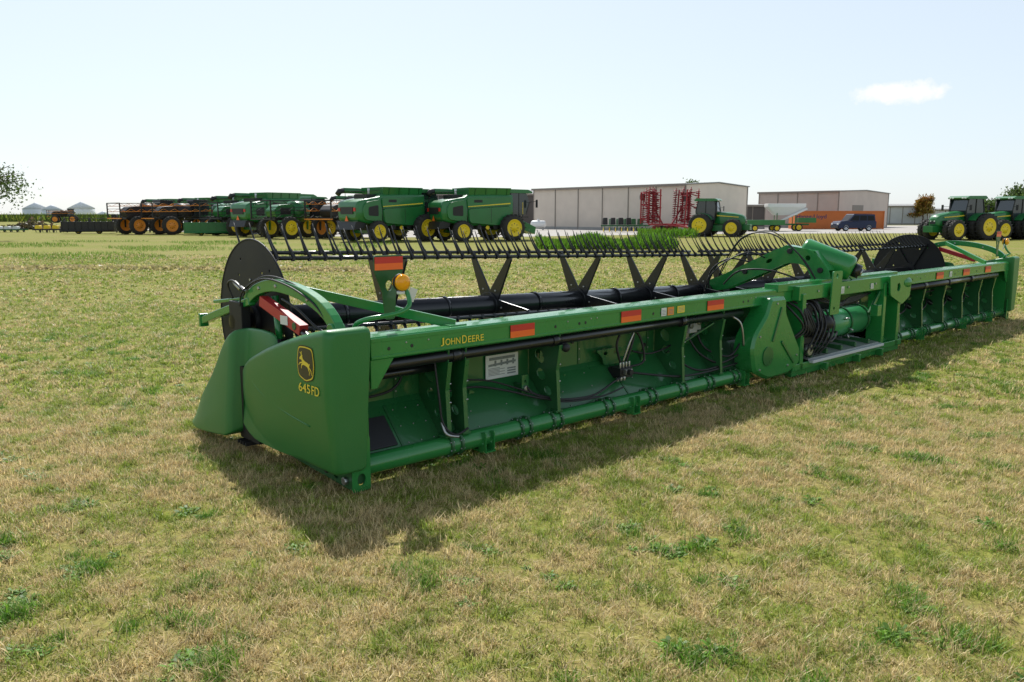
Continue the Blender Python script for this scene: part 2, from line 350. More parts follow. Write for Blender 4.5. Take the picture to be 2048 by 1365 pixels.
for x,z,s in ((.86,.60,1),(1.30,.42,.8),(2.15,.72,1),(2.45,.40,.8),(3.62,.50,1),(4.05,.80,.8),(4.70,.62,1),(9.6,.6,1.2),(10.5,.5,1.2),(11.4,.65,1.1),(12.3,.5,1.1)):
    mb=MB(); mb.plate(rpoly([(x-.04*s,z-.07*s),(x+.04*s,z-.07*s),(x+.05*s,z+.05*s),(x-.02*s,z+.08*s)],.015),[oval(x,z,.014*s,.02*s)],'y',.36,.372,GI)
    mb.b2((x-.03*s,.372,z-.02),(x+.03*s,.42,z+.02),GD); mb.cyl((x+.015,.345,z-.045*s),(x+.015,.362,z-.045*s),.010,STEEL,6); mb.obj('mounting_bracket',hd,.002)
for x in (10.3,11.15,12.0):
    mb=MB(); mb.b2((x,.22,.42),(x+.2,.38,.58),KP); mb.cyl((x+.05,.2,.5),(x+.05,.24,.5),.04,STEEL,10); mb.cyl((x+.14,.3,.58),(x+.14,.3,.68),.02,KP,8); mb.obj('hydraulic_valve',hd,.004)
mb=MB()
mb.plate(rpoly([(2.86,.64),(3.28,.64),(3.20,.55),(3.24,.48),(2.98,.48),(2.96,.56)],.03),[oval(3.0,.60,.03,.02),oval(3.15,.60,.03,.02)],'y',.34,.355,GI)
mb.b2((3.04,.18,.36),(3.22,.34,.46),KP); mb.b2((3.08,.14,.40),(3.18,.18,.45),STEEL)
for k in range(4): mb.cyl((3.06+k*.045,.20,.46),(3.06+k*.045,.20,.52),.012,STEEL,8)
for k in range(3): mb.cyl((3.00+k*.05,.18,.34),(3.0+k*.05,.18,.38),.016,STEEL,8)
mb.cyl((3.12,.14,.425),(3.12,.10,.425),.03,KP,10)
mb.obj('hydraulic_valve',hd,.003)
mb=MB(); mb.b2((4.28,.26,.68),(4.42,.40,.81),GALV); mb.b2((4.42,.28,.70),(4.52,.4,.83),GALV)
mb.cyl((4.3,.24,.76),(4.3,.27,.76),.03,STEEL,10); mb.cyl((4.45,.24,.78),(4.45,.29,.78),.025,STEEL,10); mb.b2((4.22,.28,.60),(4.30,.36,.72),STEEL)
mb.obj('hydraulic_valve',hd,.004,label='silver aluminium valve block with fittings')
mb=MB(); mb.plate(rpoly([(1.78,.38),(1.86,.38),(1.86,.56),(1.78,.56)],.02),[oval(1.82,.50,.015,.015)],'y',.24,.255,GI); mb.b2((1.80,.25,.42),(1.84,.42,.47),GD); mb.cyl((1.82,.22,.44),(1.82,.26,.44),.025,STEEL,8); mb.obj('latch_bracket',hd,.003)
def hose(pts,r=.011,mt=KP,name='hydraulic_hose'):
    m=MB(); m.tube(smooth(pts),r,mt,8); return m.obj(name,hd)
hose([(.55,.38,1.0),(.6,.35,.75),(.5,.36,.60),(.2,.38,.57),(.08,.36,.62)])
hose([(.72,.1,.9),(.73,.05,.55),(.75,.03,.35),(.82,-.03,.26),(.95,-.03,.29)],.009)
hose([(.75,.05,.36),(.76,.0,.27),(.85,-.04,.24)],.012,STEEL)
hose([(1.0,.32,.52),(1.3,.28,.52),(1.6,.22,.45),(2.0,.13,.33),(2.5,.08,.29),(2.9,.14,.36),(3.05,.18,.38)],.010)
hose([(1.0,.34,.60),(1.4,.30,.56),(1.75,.22,.44),(2.1,.10,.30),(2.6,.06,.27),(3.0,.10,.30)],.008)
hose([(1.82,.23,.46),(1.9,.18,.38),(2.2,.10,.30),(2.6,.07,.27)],.010)
hose([(3.06,.2,.52),(3.0,.2,.7),(3.08,.2,.85),(3.25,.3,.9)],.012); hose([(3.1,.2,.52),(3.14,.16,.7),(3.2,.15,.82)],.012,STEEL)
hose([(3.15,.2,.52),(3.22,.18,.72),(3.3,.22,.86),(3.5,.3,.92)],.012); hose([(3.2,.2,.46),(3.4,.18,.5),(3.35,.2,.75),(3.22,.25,.86)],.012)
hose([(3.22,.18,.40),(3.6,.10,.33),(3.9,.06,.29),(4.3,.05,.28),(4.9,.05,.30)],.012)
hose([(3.3,.25,.60),(3.55,.22,.55),(3.85,.20,.60),(4.2,.25,.70)],.010)
hose([(4.1,.30,.60),(4.0,.20,.44),(4.2,.08,.31),(4.6,.06,.31)],.011); hose([(4.45,.3,.7),(4.5,.2,.5),(4.75,.06,.40),(5.0,.06,.55)],.012)
hose([(4.30,.28,.62),(4.40,.2,.45),(4.6,.08,.34),(4.9,.04,.40)],.012)
hose([(4.7,.12,.88),(4.85,.03,.80),(4.9,.0,.70),(4.95,.0,.5)],.012,STEEL)
for x in (9.3,10.1,10.95,11.8,12.6):
    hose([(x,.3,.55),(x+.25,.22,.45),(x+.5,.2,.5),(x+.8,.3,.6)],.013)
hose([(9.0,.2,.75),(10,.22,.70),(11,.2,.74),(12,.22,.70),(13.2,.2,.75)],.014)
mb=MB(); mb.bar((4.02,.36,.48),(4.45,.08,.80),.05,.015,GI); mb.obj('support_strap',hd,.003)
for x,z in [(2.6,.75),(3.7,.60),(5.2,.7),(1.2,.68)]:
    mb=MB(); mb.cyl((x,.405,z),(x,.425,z),.02,KP,12); mb.obj('sheet_fastener',hd)
mb=MB()
for x0,x1 in [(.1,6.3),(7.6,L_-.1)]:
    mb.prism([(.44,.42),(1.9,.13),(1.9,.09),(.44,.36)],'x',x0,x1,KP)
    x=x0+.2
    while x<x1: mb.prism([(.5,.435),(1.85,.155),(1.85,.135),(.5,.41)],'x',x,x+.02,RUB); x+=.3
mb.prism([(.2,.20),(1.9,.12),(1.9,.08),(.2,.12)],'x',6.3,7.6,KP); mb.obj('draper_belt',hd)
mb=MB(); mb.prism([(1.9,.07),(1.9,.13),(2.1,.09),(2.1,.06)],'x',.0,L_,STEEL)
x=.1
while x<L_-.1: mb.prism([(x-.015,2.08),(x+.015,2.08),(x+.004,2.2),(x-.004,2.2)],'z',.055,.085,STEEL); x+=.0762
mb.obj('cutter_bar',hd)
for x in np.arange(.5,13.9,1.05):
    mb=MB(); mb.prism([(.1,.13),(.2,.09),(1.0,.03),(1.9,.02),(1.95,.08),(1.0,.07)],'x',x,x+.12,GD); mb.obj('skid_plate',hd)

def end_shield(mir):
    sx=(lambda x:x) if not mir else (lambda x:L_-x)
    def zt(y): y=max(0,y); return 1.185-.20*y-.07*y**2.2
    def section(y,xo,xi,z0,z1):
        pts=rpoly([(xo+.05,z0),(xo,z0+(z1-z0)*.55),(xo+.008,z1),(xi,z1),(xi-.07,z0)],[.05,.3,.05,.04,.04],5)
        return [(sx(px),y,pz) for px,pz in pts]
    secs=[]
    for k in range(9):
        a=math.pi/2*k/8; ins=1-math.sin(a); y=-.08+.065*(1-math.cos(a))
        secs.append(section(y,-.30+.055*ins,.065-.015*ins,.16+.03*ins,zt(0)-.035*ins))
    for y in (.05,.1,.25,.45,.65,.85,1.0,1.12,1.22,1.32,1.39,1.42,1.43):
        t=max(0,(y-.7)/.7); e=max(0,(y-1.35)/.08); zz=zt(y)-.02*e*e-.05*max(0,(y-1.2)/.23)**2; xi=.065 if y<.3 else max(-.18,.065-.6*(y-.3))
        secs.append(section(y,-.30+.045*t*t+.02*e*e,xi,.16+.0*y+.08*max(0,(y-1.15)/.28)**2,zz))
    m=MB(); m.loft(secs,GP); m.obj('end_shield',hd)
    # crop divider: arch above the shield, then thin curved nose flaring at its foot
    prof=[(1.00,.60,.97,-.15,-.12),(1.03,.5,1.01,-.155,-.11),(1.10,.4,1.03,-.16,-.10),(1.25,.3,1.04,-.165,-.10),(1.45,.25,1.035,-.17,-.10),(1.53,.20,1.025,-.18,-.10),(1.545,.17,1.02,-.235,-.10),(1.57,.15,1.01,-.265,-.10),(1.64,.12,.975,-.275,-.11),(1.72,.11,.915,-.28,-.12),(1.80,.10,.83,-.283,-.13),(1.89,.09,.72,-.285,-.14),(2.00,.08,.60,-.287,-.14),(2.12,.07,.49,-.29,-.15),(2.25,.06,.385,-.285,-.16),(2.36,.06,.29,-.27,-.17),(2.45,.07,.19,-.245,-.19)]
    secs=[]
    for y,z0,z1,xo,xi in prof:
        fl=.07 if y>1.54 else 0
        secs.append([(sx(a),y,b) for a,b in rpoly([(xo-fl+.02,z0),(xo-fl*.55,z0+(z1-z0)*.22),(xo+.005,z1-(z1-z0)*.3),(xo+.03,z1),(xi,z1),(xi,z0)],[.02,.1,.15,.03,.03,.02],5)])
    m=MB(); m.loft(secs,GP); m.obj('crop_divider',hd)
    m=MB(); m.b2((sx(-.22),1.2,.12),(sx(-.18),1.50,.72),KM); m.b2((sx(-.20),1.25,.10),(sx(-.05),1.60,.16),KM); m.obj('divider_gap_shade_plate',hd)  # black filler plate; shade of the shield-divider gap put into its colour
    m=MB()
    x0,x1=sorted((sx(-.10),sx(.05)))
    m.plate(rpoly([(x0,.005),(x1,.005),(x1,.40),(x0,.40)],.02),[oval((x0+x1)/2-.0,.09,.035,.045)],'y',-.03,-.015,G)
    m.plate(rpoly([(-.02,.02),(.75,.06),(1.3,.10),(1.3,.35),(-.02,.35)],.02),[oval(.2,.09,.04,.03),oval(.5,.11,.04,.03)],'x',sx(-.10),sx(-.09),GD)
    m.b2((sx(-.08),.0,.05),(sx(.04),.9,.14),GD)
    m.cyl((sx(-.1),.05,.08),(sx(-.13),.05,.08),.03,STEEL,8); m.cyl((sx(-.1),.3,.1),(sx(-.13),.3,.1),.02,KP,8)
    m.plate(rpoly([(.02,.12),(.40,.12),(.40,1.05),(.02,1.09)],.02),[],'x',sx(.06),sx(.075),G)
    m.obj('end_frame',hd,.003)
    for k,y in enumerate((1.45,1.5,1.55,1.6)):
        m=MB(); m.box((sx(-.2),y-.05,.08),(.1,.02,.03),KP); m.obj('bottom_fastener',hd)
end_shield(False); end_shield(True)
def shx(z):
    z0,z1=.165,1.17; t=(z-z0)/(z1-z0)
    return (-.25-.05*(t/.55)) if t<.55 else (-.30+.008*(t-.55)/.45)
def on_shield(V,F,yc,zc,mt,off):
    m=MB(); m.add([(shx(zc+b)-off,yc-a,zc+b) for a,b in V],F,mt); return m
m=MB()
def putp(poly,yc,zc,mt,off):
    tris=delaunay_2d_cdt([Vector(p) for p in poly],[(i,(i+1)%len(poly)) for i in range(len(poly))],[],1,1e-6)
    m.add([(shx(zc+b)-off,yc-a,zc+b) for a,b in tris[0]],[tuple(f) for f in tris[2]],mt)
def badge(w,h): return rpoly([(-w*.40,h/2),(0,h*.53),(w*.40,h/2),(w/2,0),(w*.42,-h*.42),(0,-h*.56),(-w*.42,-h*.42),(-w/2,0)],.03,3)
EZ=.930
putp(badge(.262,.240),.21,EZ,K,.003); putp(badge(.248,.226),.21,EZ,YELD,.0045); putp(badge(.230,.210),.21,EZ,K,.006)
# leaping deer: slim body, thin legs, antlers
deer=[(-.082,.030),(-.066,.046),(-.054,.052),(-.060,.064),(-.074,.072),(-.071,.077),(-.056,.070),(-.050,.084),(-.045,.083),(-.048,.067),(-.043,.054),(-.033,.058),(-.038,.046),(-.028,.028),(.000,.016),(.034,.010),(.054,.002),(.070,.007),(.063,-.004),(.058,-.016),(.088,-.040),(.092,-.070),(.086,-.071),(.080,-.044),(.050,-.024),(.066,-.052),(.060,-.076),(.054,-.073),(.058,-.053),(.034,-.022),(.006,-.014),(-.020,-.010),(-.046,-.018),(-.052,-.040),(-.058,-.039),(-.054,-.012),(-.038,-.002),(-.072,-.006),(-.090,-.022),(-.094,-.017),(-.074,.002),(-.046,.008),(-.046,.018),(-.056,.024),(-.074,.022)]
putp(deer,.21,EZ,YELD,.0075)
m.obj('emblem',hd,recalc=False)
V,F=text_mesh('645',.064,.165,.008); on_shield([(a-.055,b) for a,b in V],F,.18,.755,YELD,.004).obj('model_number',hd,recalc=False)
V,F=text_mesh('FD',.064,.105,.008); on_shield([(a+.10,b) for a,b in V],F,.18,.755,YELD,.004).obj('model_number',hd,recalc=False)
m=MB(); m.tube(smooth([(shx(.50)-.0,.22,.475),(shx(.50)-.001,.5,.50),(shx(.53)-.000,.75,.54),(shx(.55)+.002,1.0,.60),(shx(.55)+.012,1.15,.66)],4),.006,GP,8); m.obj('shield_crease',hd)

# ---------------------------------------------------------------- reel
RY,RZ,RRad=1.80,1.05,.645
def zo(x): return -.20*min(x,7)/7-.05*max(0,min(1,(x-7)/3))
mb=MB()
for xa,xb in ((.12,6.85),(7.1,L_-.15)): mb.cyl((xa,RY,RZ+zo(xa)),(xb,RY,RZ+zo(xb)),.115,K,28)
for x in (.9,2.1,3.4,4.8,6.0,8.6,9.9,11.3,12.6): mb.cyl((x,RY,RZ+zo(x)),(x+.03,RY,RZ+zo(x)),.128,K,24)
reel=mb.obj('reel',hd)
angs=[62,122,182,242,302,2]
for x in [1.42,2.75,4.15,5.42,6.62,7.3,8.35,9.65,11.0,12.35]:
    mb=MB(); zc=RZ+zo(x); mb.cyl((x-.03,RY,zc),(x+.03,RY,zc),.15,K,24)
    for a in angs:
        a=R(a); d=Vector((math.cos(a),math.sin(a))); n=Vector((-d.y,d.x)); c=Vector((RY,zc))
        poly=[c+d*.11+n*.085,c+d*.11-n*.085,c+d*.62-n*.03,c+d*.66,c+d*.62+n*.03]
        mb.prism([tuple(p) for p in poly],'x',x-.012,x+.012,K)
        mb.cyl((x-.02,*(c+d*.2)),(x+.02,*(c+d*.2)),.012,STEEL,6)
    mb.obj('reel_spider',reel,.003)
def tine_mesh(mb,M):
    mb.M=M
    mb.box((0,-.005,0),(.026,.048,.040),KP)
    mb.tube([(0,-.012,.01),(0,-.002,.08),(0,.004,.16),(0,.002,.24),(0,-.006,.31)],[.017,.0105,.008,.006,.0035],KP,6)
    mb.M=Matrix()
t0=MB(); tine_mesh(t0,Matrix()); tine_src=t0.obj('reel_tine',reel); tm=tine_src.data
tilt={62:-31,122:-34,182:158,242:190,302:200,2:200}
cnt=0; rest=MB(); first=True
for a in [122,62,182,242,302,2]:
    y=RY+RRad*math.cos(R(a)); z=RZ+RRad*math.sin(R(a))
    mb=MB()
    for x0,x1 in ((.09,6.85),(7.05,L_-.12)): mb.tube([(x0+(x1-x0)*k/6,y,z+zo(x0+(x1-x0)*k/6)) for k in range(7)],.018,K,10)
    mb.obj('reel_bat',reel)
    xs=list(np.arange(.12,6.8,.152))+list(np.arange(7.12,L_-.15,.152))
    for k,x in enumerate(xs):
        tl=tilt[a]+random.uniform(-2.5,2.5)
        M=Matrix.Translation((x,y,z+zo(x)))@Matrix.Rotation(R(tl),4,'X')@Matrix.Rotation(R(random.uniform(-2,2)),4,'Y')
        ind=(a in (122,62) and x<6.8 and k<43) or (a==182 and k<14)
        if ind and cnt<99:
            if first: o=tine_src; first=False
            else: o=bpy.data.objects.new('reel_tine',tm); COL.objects.link(o); o.parent=reel
            o.matrix_local=M; cnt+=1
        else: tine_mesh(rest,M)
o=rest.obj('reel_tine',reel); o['kind']='stuff'
for x,sg in ((.06,-1),(L_-.06,1)):
    mb=MB(); hs=[]; zc=RZ+zo(x)+(.06 if sg>0 else 0); DR=.70
    for k in range(6):
        for rr,qq in ((.56,.10),(.46,-.12),(.3,.2)): hs.append(oval(RY+rr*math.cos(R(62+60*k)+qq),zc+rr*math.sin(R(62+60*k)+qq),.014,.014,n=8))
    mb.plate(oval(RY,zc,DR,DR,n=56),hs,'x',x-.004,x+.004,KM)
    n=56
    mb.tube([(x,RY+(DR-.005)*math.cos(2*math.pi*k/n),zc+(DR-.005)*math.sin(2*math.pi*k/n)) for k in range(n+1)],.010,KM,6)
    mb.cyl((x-.05,RY,zc),(x+.05,RY,zc),.14,KM,24)
    for k in range(6):
        a=R(62+60*k); y=RY+.62*math.cos(a); z=zc+.62*math.sin(a)
        mb.bar((x-sg*.03,RY+.12*math.cos(a+.3),zc+.12*math.sin(a+.3)),(x-sg*.03,y,z),.03,.05,KM)
        mb.cyl((x+sg*.012,RY+.35*math.cos(a+.4),zc+.35*math.sin(a+.4)),(x,RY+.35*math.cos(a+.4),zc+.35*math.sin(a+.4)),.012,STEEL,6)
    mb.obj('reel_end_disc',reel)
def reel_arm(x):
    mb=MB()
    mb.path(smooth([(x,.12,1.06),(x,.16,1.18),(x,.32,1.29),(x,.6,1.37),(x,.9,1.405),(x,1.15,1.40),(x,1.4,1.34),(x,1.58,1.24)],3),.07,.095,G)
    mb.path([(x-.01,1.5,1.25),(x-.01,1.75,1.19),(x-.01,2.2,1.08),(x-.01,2.58,.98)],.06,.065,G)
    mb.b2((x-.05,2.54,.93),(x+.03,2.58,1.05),G); mb.bar((x,1.7,1.25),(x,2.3,1.18),.03,.03,G)
    mb.b2((x-.06,1.6,.98),(x+.02,1.85,1.23),KM); mb.cyl((x-.06,RY,RZ),(x+.12,RY,RZ),.07,K,16)
    mb.cyl((x-.05,.16,1.15),(x+.05,.16,1.15),.05,G,16)
    for y,z in ((1.0,1.405),(1.3,1.37),(.5,1.34)): mb.cyl((x-.045,y,z),(x+.045,y,z),.016,STEEL,8)
    mb.obj('reel_arm',hd,.006)
reel_arm(-.08); reel_arm(L_+.08)
mb=MB(); mb.bar((-.09,1.28,1.27),(-.09,.62,1.10),.07,.08,RED); mb.b2((-.129,.80,1.12),(-.126,.92,1.19),DEC); mb.cyl((-.13,.70,1.125),(-.05,.70,1.125),.03,GD,12)
mb.cyl((-.09,.7,1.11),(-.09,.35,.98),.03,K,12); mb.obj('cylinder_lock',hd,.005)
mb=MB(); mb.bar((L_+.09,1.30,1.29),(L_+.09,.62,1.09),.07,.075,RED); mb.obj('cylinder_lock',hd,.005)
mb=MB(); mb.bar((-.02,1.15,1.40),(.95,.12,1.10),.03,.075,G); mb.b2((.86,.06,1.09),(1.02,.16,1.105),G); mb.obj('arm_brace',hd,.004)
mb=MB(); mb.bar((L_+.02,1.15,1.40),(L_-.95,.12,1.10),.03,.075,G); mb.obj('arm_brace',hd,.004)
for dx,dz in ((-.05,.0),(-.02,.02)):
    hose([(dx-.09,1.62,1.20+dz),(dx-.09,1.55,1.33+dz),(dx-.09,1.2,1.45+dz),(dx-.08,.8,1.43+dz),(dx-.07,.4,1.32+dz),(dx-.05,.2,1.16+dz)],.007)
hose([(-.15,1.50,1.33),(-.17,1.66,1.41),(-.15,1.82,1.37),(-.12,1.8,1.25)],.008); hose([(-.14,.85,1.32),(-.14,.6,1.26),(-.12,.4,1.16),(-.08,.25,1.10)],.009)
mb=MB(); mb.cyl((-.13,1.6,1.34),(-.13,1.72,1.39),.020,STEEL,8); mb.cyl((-.13,1.5,1.33),(-.13,1.6,1.36),.014,STEEL,8); mb.obj('hose_fitting',hd)
mb=MB(); mb.cyl((.02,1.3,1.30),(.02,1.22,.75),.03,G,12); mb.cyl((.02,1.25,.95),(.02,1.2,.5),.045,K,14); mb.obj('lift_cylinder',hd)
def lamp(x0,sg):
    mb=MB(); mb.tube(smooth([(x0,.12,1.10),(x0,.10,1.18),(x0+sg*.05,.02,1.225),(x0+sg*.20,-.05,1.25),(x0+sg*.31,-.06,1.275),(x0+sg*.37,-.04,1.32),(x0+sg*.375,.0,1.40),(x0+sg*.35,.03,1.47)],5),.017,G,12); st=mb.obj('lamp_stalk',hd)
    xl=x0+sg*.33
    mb=MB(); mb.cyl((xl,.02,1.47),(xl,-.005,1.47),.064,KP,20); mb.cyl((xl,.01,1.405),(xl,.01,1.385),.03,DEC,12); mb.tube([(xl,-.005,1.47),(xl,-.03,1.47),(xl,-.045,1.47),(xl,-.052,1.47)],[.062,.058,.042,.015],AMB,20)
    mb.tube([(xl,.022,1.47),(xl,.045,1.47),(xl,.06,1.47)],[.06,.052,.02],AMB,20); mb.obj('amber_lamp',st)
    mb=MB(); xs=x0+sg*.31
    mb.plate(rpoly([(xs-.125,1.66),(xs+.125,1.66),(xs+.12,1.54),(xs+.06,1.40),(xs+.045,1.19),(xs-.035,1.19),(xs-.06,1.40),(xs-.12,1.54)],.02),[oval(xs,1.44,.03,.04)],'y',.13,.14,GD)  # panel's dark shading carried by the darker green
    mb.obj('marker_panel',st,.002)
    strip(xs-.12,xs+.12,.129,1.555,1.65,par=st)
    mb=MB(); mb.box((x0+sg*.42,.0,1.375),(.07,.004,.10),DEC,rot=(.2,.3,.15)); mb.obj('tag',st)
lamp(.04,1); lamp(L_-.04,-1)

# ---------------------------------------------------------------- centre section
mb=MB()
mb.b2((5.9,-.08,.02),(8.95,.30,.11),G); mb.b2((5.85,-.12,.10),(8.95,-.08,.18),G)
for x in (6.05,8.30,8.78): mb.b2((x-.04,-.12,.10),(x+.04,.10,1.02),G)
mb.b2((5.6,-.02,1.06),(8.9,.16,1.15),G); mb.b2((5.95,-.10,.94),(8.92,-.005,1.11),G)
mb.b2((7.9,-.2,.60),(8.02,-.10,.75),G)
mb.cyl((8.5,-.16,.95),(8.5,-.05,.95),.09,G,20); mb.cyl((8.95,-.14,1.0),(8.8,-.10,1.0),.08,G,20)
mb.plate(rpoly([(8.3,1.12),(9.05,1.12),(9.0,.80),(8.75,.70),(8.35,.85)],.04),[oval(8.6,.95,.06,.06),oval(8.85,.98,.03,.03)],'y',-.17,-.145,G)
mb.prism([(.42,1.06),(.435,1.06),(.435,.75),(.42,.75)],'x',6.15,8.75,GD)
mb.bar((6.1,-.06,.90),(6.45,-.06,.60),.03,.05,GI); mb.bar((8.25,-.06,.90),(7.95,-.06,.62),.03,.05,GI)
for x in (6.4,7.2,8.0,8.6): mb.cyl((x,-.105,1.03),(x,-.115,1.03),.016,STEEL,6)
for x in (6.6,7.5,8.2): mb.b2((x,-.17,.02),(x+.06,-.08,.12),G)
mb.obj('feeder_frame',hd,.006)
mb=MB(); mb.b2((6.25,-.17,.16),(8.25,-.10,.195),GALV); mb.prism([(-.10,.205),(.35,.26),(.35,.24),(-.10,.19)],'x',6.25,8.25,SILL)
for k in range(5): mb.b2((6.35+k*.4,-.08,.212),(6.40+k*.4,.3,.27),GD)
mb.obj('feeder_sill',hd,.004,label='pale bare metal sill plate')
GL=mat('green_drum_paint',(.04,.30,.10),.35,0,.15,3,coat=.3)
mb=MB(); mb.cyl((6.65,.20,.52),(8.2,.20,.52),.19,GL,32)
for x in (6.7,7.1,7.6,8.1): mb.cyl((x,.20,.52),(x+.03,.20,.52),.205,GD,28)
for k in range(10):
    a=k*.7; mb.cyl((6.85+k*.14,.20+.19*math.cos(a),.52+.19*math.sin(a)),(6.85+k*.14,.20+.26*math.cos(a),.52+.26*math.sin(a)),.012,STEEL,6)
mb.obj('feed_drum',hd)
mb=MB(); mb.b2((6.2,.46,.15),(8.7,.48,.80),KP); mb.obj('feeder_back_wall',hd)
mb=MB(); cover=rpoly([(4.93,.46),(5.0,.20),(5.30,.08),(5.78,.09),(6.02,.18),(6.03,.34),(5.64,.84),(5.62,1.02),(5.30,1.02),(5.22,.84),(4.98,.62)],[.05,.06,.08,.04,.03,.04,.05,.03,.03,.04,.06],3)
mb.prism(cover,'y',.12,-.09,G,1.0); mb.prism(cover,'y',-.09,-.12,G,.93)
mb.plate(oval(5.26,.36,.11,.11,n=28),[],'y',-.122,-.132,GI); mb.bar((5.35,-.125,.52),(5.52,-.125,.90),.02,.03,GI); mb.bar((5.55,-.125,.50),(5.85,-.125,.22),.02,.03,GI)
for x,z in ((5.42,.95),(5.72,.20),(5.92,.3),(5.08,.6),(5.10,.22)): mb.cyl((x,-.115,z),(x,-.130,z),.014,STEEL,6)
mb.obj('drive_cover',hd,.006)
mb=MB(); 
for k in range(6): mb.cyl((6.05+k*.09,-.04,.64-.03*k),(6.11+k*.09,-.04,.64-.03*k),.12-.01*(k%2),KP,20)
mb.b2((6.1,-.1,.4),(6.45,.2,.55),KP); mb.b2((6.1,.0,.72),(6.5,.25,.86),KP); mb.ball((6.6,-.12,.62),.10,KP)
mb.cyl((6.2,-.15,.33),(6.2,-.05,.33),.07,STEEL,14)
mb.obj('drive_coupling',hd,.004)
for k in range(12):
    x=5.85+.06*k; hose([(x,.1,.95),(x+.08*math.sin(k),-.10,.80+.03*(k%3)),(x+.12,-.16,.62-.02*k),(x+.05*k,-.05,.46),(x+.3,.1,.34)],.014)
for k in range(5): hose([(6.35+.1*k,-.08,.80),(6.30+.1*k,-.18,.62),(6.12+.12*k,-.18,.40),(6.1+.1*k,-.1,.24)],.012)
for k in range(4): hose([(6.5+.1*k,.05,.92),(6.9+.1*k,.0,.84-.02*k),(7.5,.02,.80+.02*k),(8.2,.05,.88)],.013)
mb=MB(); mb.plate(rpoly([(6.62,.72),(6.86,.72),(6.9,1.26),(6.66,1.26)],.03),[oval(6.76,1.2,.03,.03),oval(6.72,.8,.02,.02)],'y',-.16,-.14,G); mb.obj('latch_plate',hd,.003)
mb=MB(); xc=6.97
arm=rpoly([(-.02,1.06),(.0,1.24),(.22,1.50),(.62,1.56),(1.05,1.36),(1.55,1.12),(1.85,1.00),(1.80,.86),(1.50,.92),(.95,1.16),(.55,1.34),(.32,1.30),(.20,1.06)],[.03,.1,.12,.15,.1,.1,.05,.05,.1,.1,.1,.08,.03],4)
for dx in (-.10,.08): mb.plate(arm,[oval(.30,1.40,.035,.035),oval(.85,1.34,.05,.025,-.45)],'x',xc+dx,xc+dx+.02,G)
mb.path([(xc,.02,1.25),(xc,.22,1.49),(xc,.62,1.55),(xc,1.05,1.35),(xc,1.5,1.13)],.17,.015,G)
for y,z in ((.55,1.48),(.12,1.25),(1.2,1.18)): mb.cyl((xc-.13,y,z),(xc+.13,y,z),.035,KP,14)
mb.obj('reel_arm',hd,.004,label='angular green centre arm with twin plates')
mb=MB(); a_=Vector((7.05,.48,1.50)); b_2=Vector((7.27,-.10,1.26)); d_=(b_2-a_)
mb.tube([a_-d_*.02,a_,a_+d_*.06,a_+d_*.94,b_2,b_2+d_*.03],[.06,.14,.165,.165,.15,.10],G,28)
mb.cyl(b_2+d_*.03,b_2+d_*.16,.09,K,18); mb.cyl(b_2+d_*.16,b_2+d_*.2,.05,STEEL,12); mb.obj('reel_motor_cover',hd)
mb=MB(); mb.box((7.42,.02,1.20),(.34,.10,.14),G,rot=(0,.5,0)); mb.prism([(7.2,1.13),(7.75,1.13),(7.6,1.32),(7.42,1.34)],'y',-.02,.04,G); mb.obj('motor_bracket',hd,.01)
hose([(6.75,.1,1.12),(6.7,.3,1.42),(6.75,.75,1.70),(6.8,1.2,1.66),(6.85,1.5,1.33),(6.9,1.7,.95)],.009)
hose([(6.78,.12,1.12),(6.72,.4,1.50),(6.78,.8,1.74),(6.82,1.25,1.62),(6.86,1.5,1.28),(6.9,1.7,.95)],.007)
hose([(6.8,1.1,1.32),(6.6,1.3,1.36),(6.5,1.5,1.2),(6.6,1.6,.95)],.011); hose([(6.7,.2,1.1),(6.5,.6,1.24),(6.4,1.0,1.22),(6.5,1.3,1.02)],.011)
hose([(6.85,.9,1.38),(6.6,1.0,1.46),(6.4,1.2,1.34),(6.3,1.4,1.12),(6.5,1.6,.9)],.009)

# ================================================================= VEHICLES
def wheel(par,x,y,r,w,rim=YEL,name='wheel',lug=18):
    m=MB(); a=1 if y>=0 else -1
    prof=[(-.5,.64),(-.5,.80),(-.42,.95),(-.3,1.0),(.3,1.0),(.42,.95),(.5,.80),(.5,.64)]
    n=28; secs=[]
    for p,q in prof: secs.append([(x+q*r*math.cos(t),y+p*w,r+q*r*math.sin(t)) for t in [2*math.pi*k/n for k in range(n)]])
    m.loft(secs,RUB,False)
    for k in range(lug):
        t=2*math.pi*k/lug
        for sd in (-1,1):
            tt=t+(math.pi/lug if sd>0 else 0); m.box((x+1.01*r*math.cos(tt),y+sd*w*.24,r+1.01*r*math.sin(tt)),(.07*r,w*.5,.06*r),RUB,rot=(0,-tt,0))
    ri=.67*r
    secs=[[(x+q*math.cos(t),y+a*p,r+q*math.sin(t)) for t in [2*math.pi*k/n for k in range(n)]] for p,q in ((w*.48,ri),(w*.53,ri*.96),(w*.44,ri*.86),(w*.42,ri*.60),(w*.43,ri*.35),(w*.50,ri*.30),(w*.50,.01))]
    m.loft(secs,rim,False)
    for k in range(8):
        t=k*math.pi/4; m.cyl((x+ri*.47*math.cos(t),y+a*w*.41,r+ri*.47*math.sin(t)),(x+ri*.47*math.cos(t),y+a*w*.45,r+ri*.47*math.sin(t)),.035*r/.9,KP,6)
    secs=[[(x+q*math.cos(t),y-a*p,r+q*math.sin(t)) for t in [2*math.pi*k/n for k in range(n)]] for p,q in ((w*.48,ri),(w*.46,ri*.94),(w*.1,ri*.8),(w*.1,.01))]
    m.loft(secs,rim,False)
    return m.obj(name,par,recalc=True)
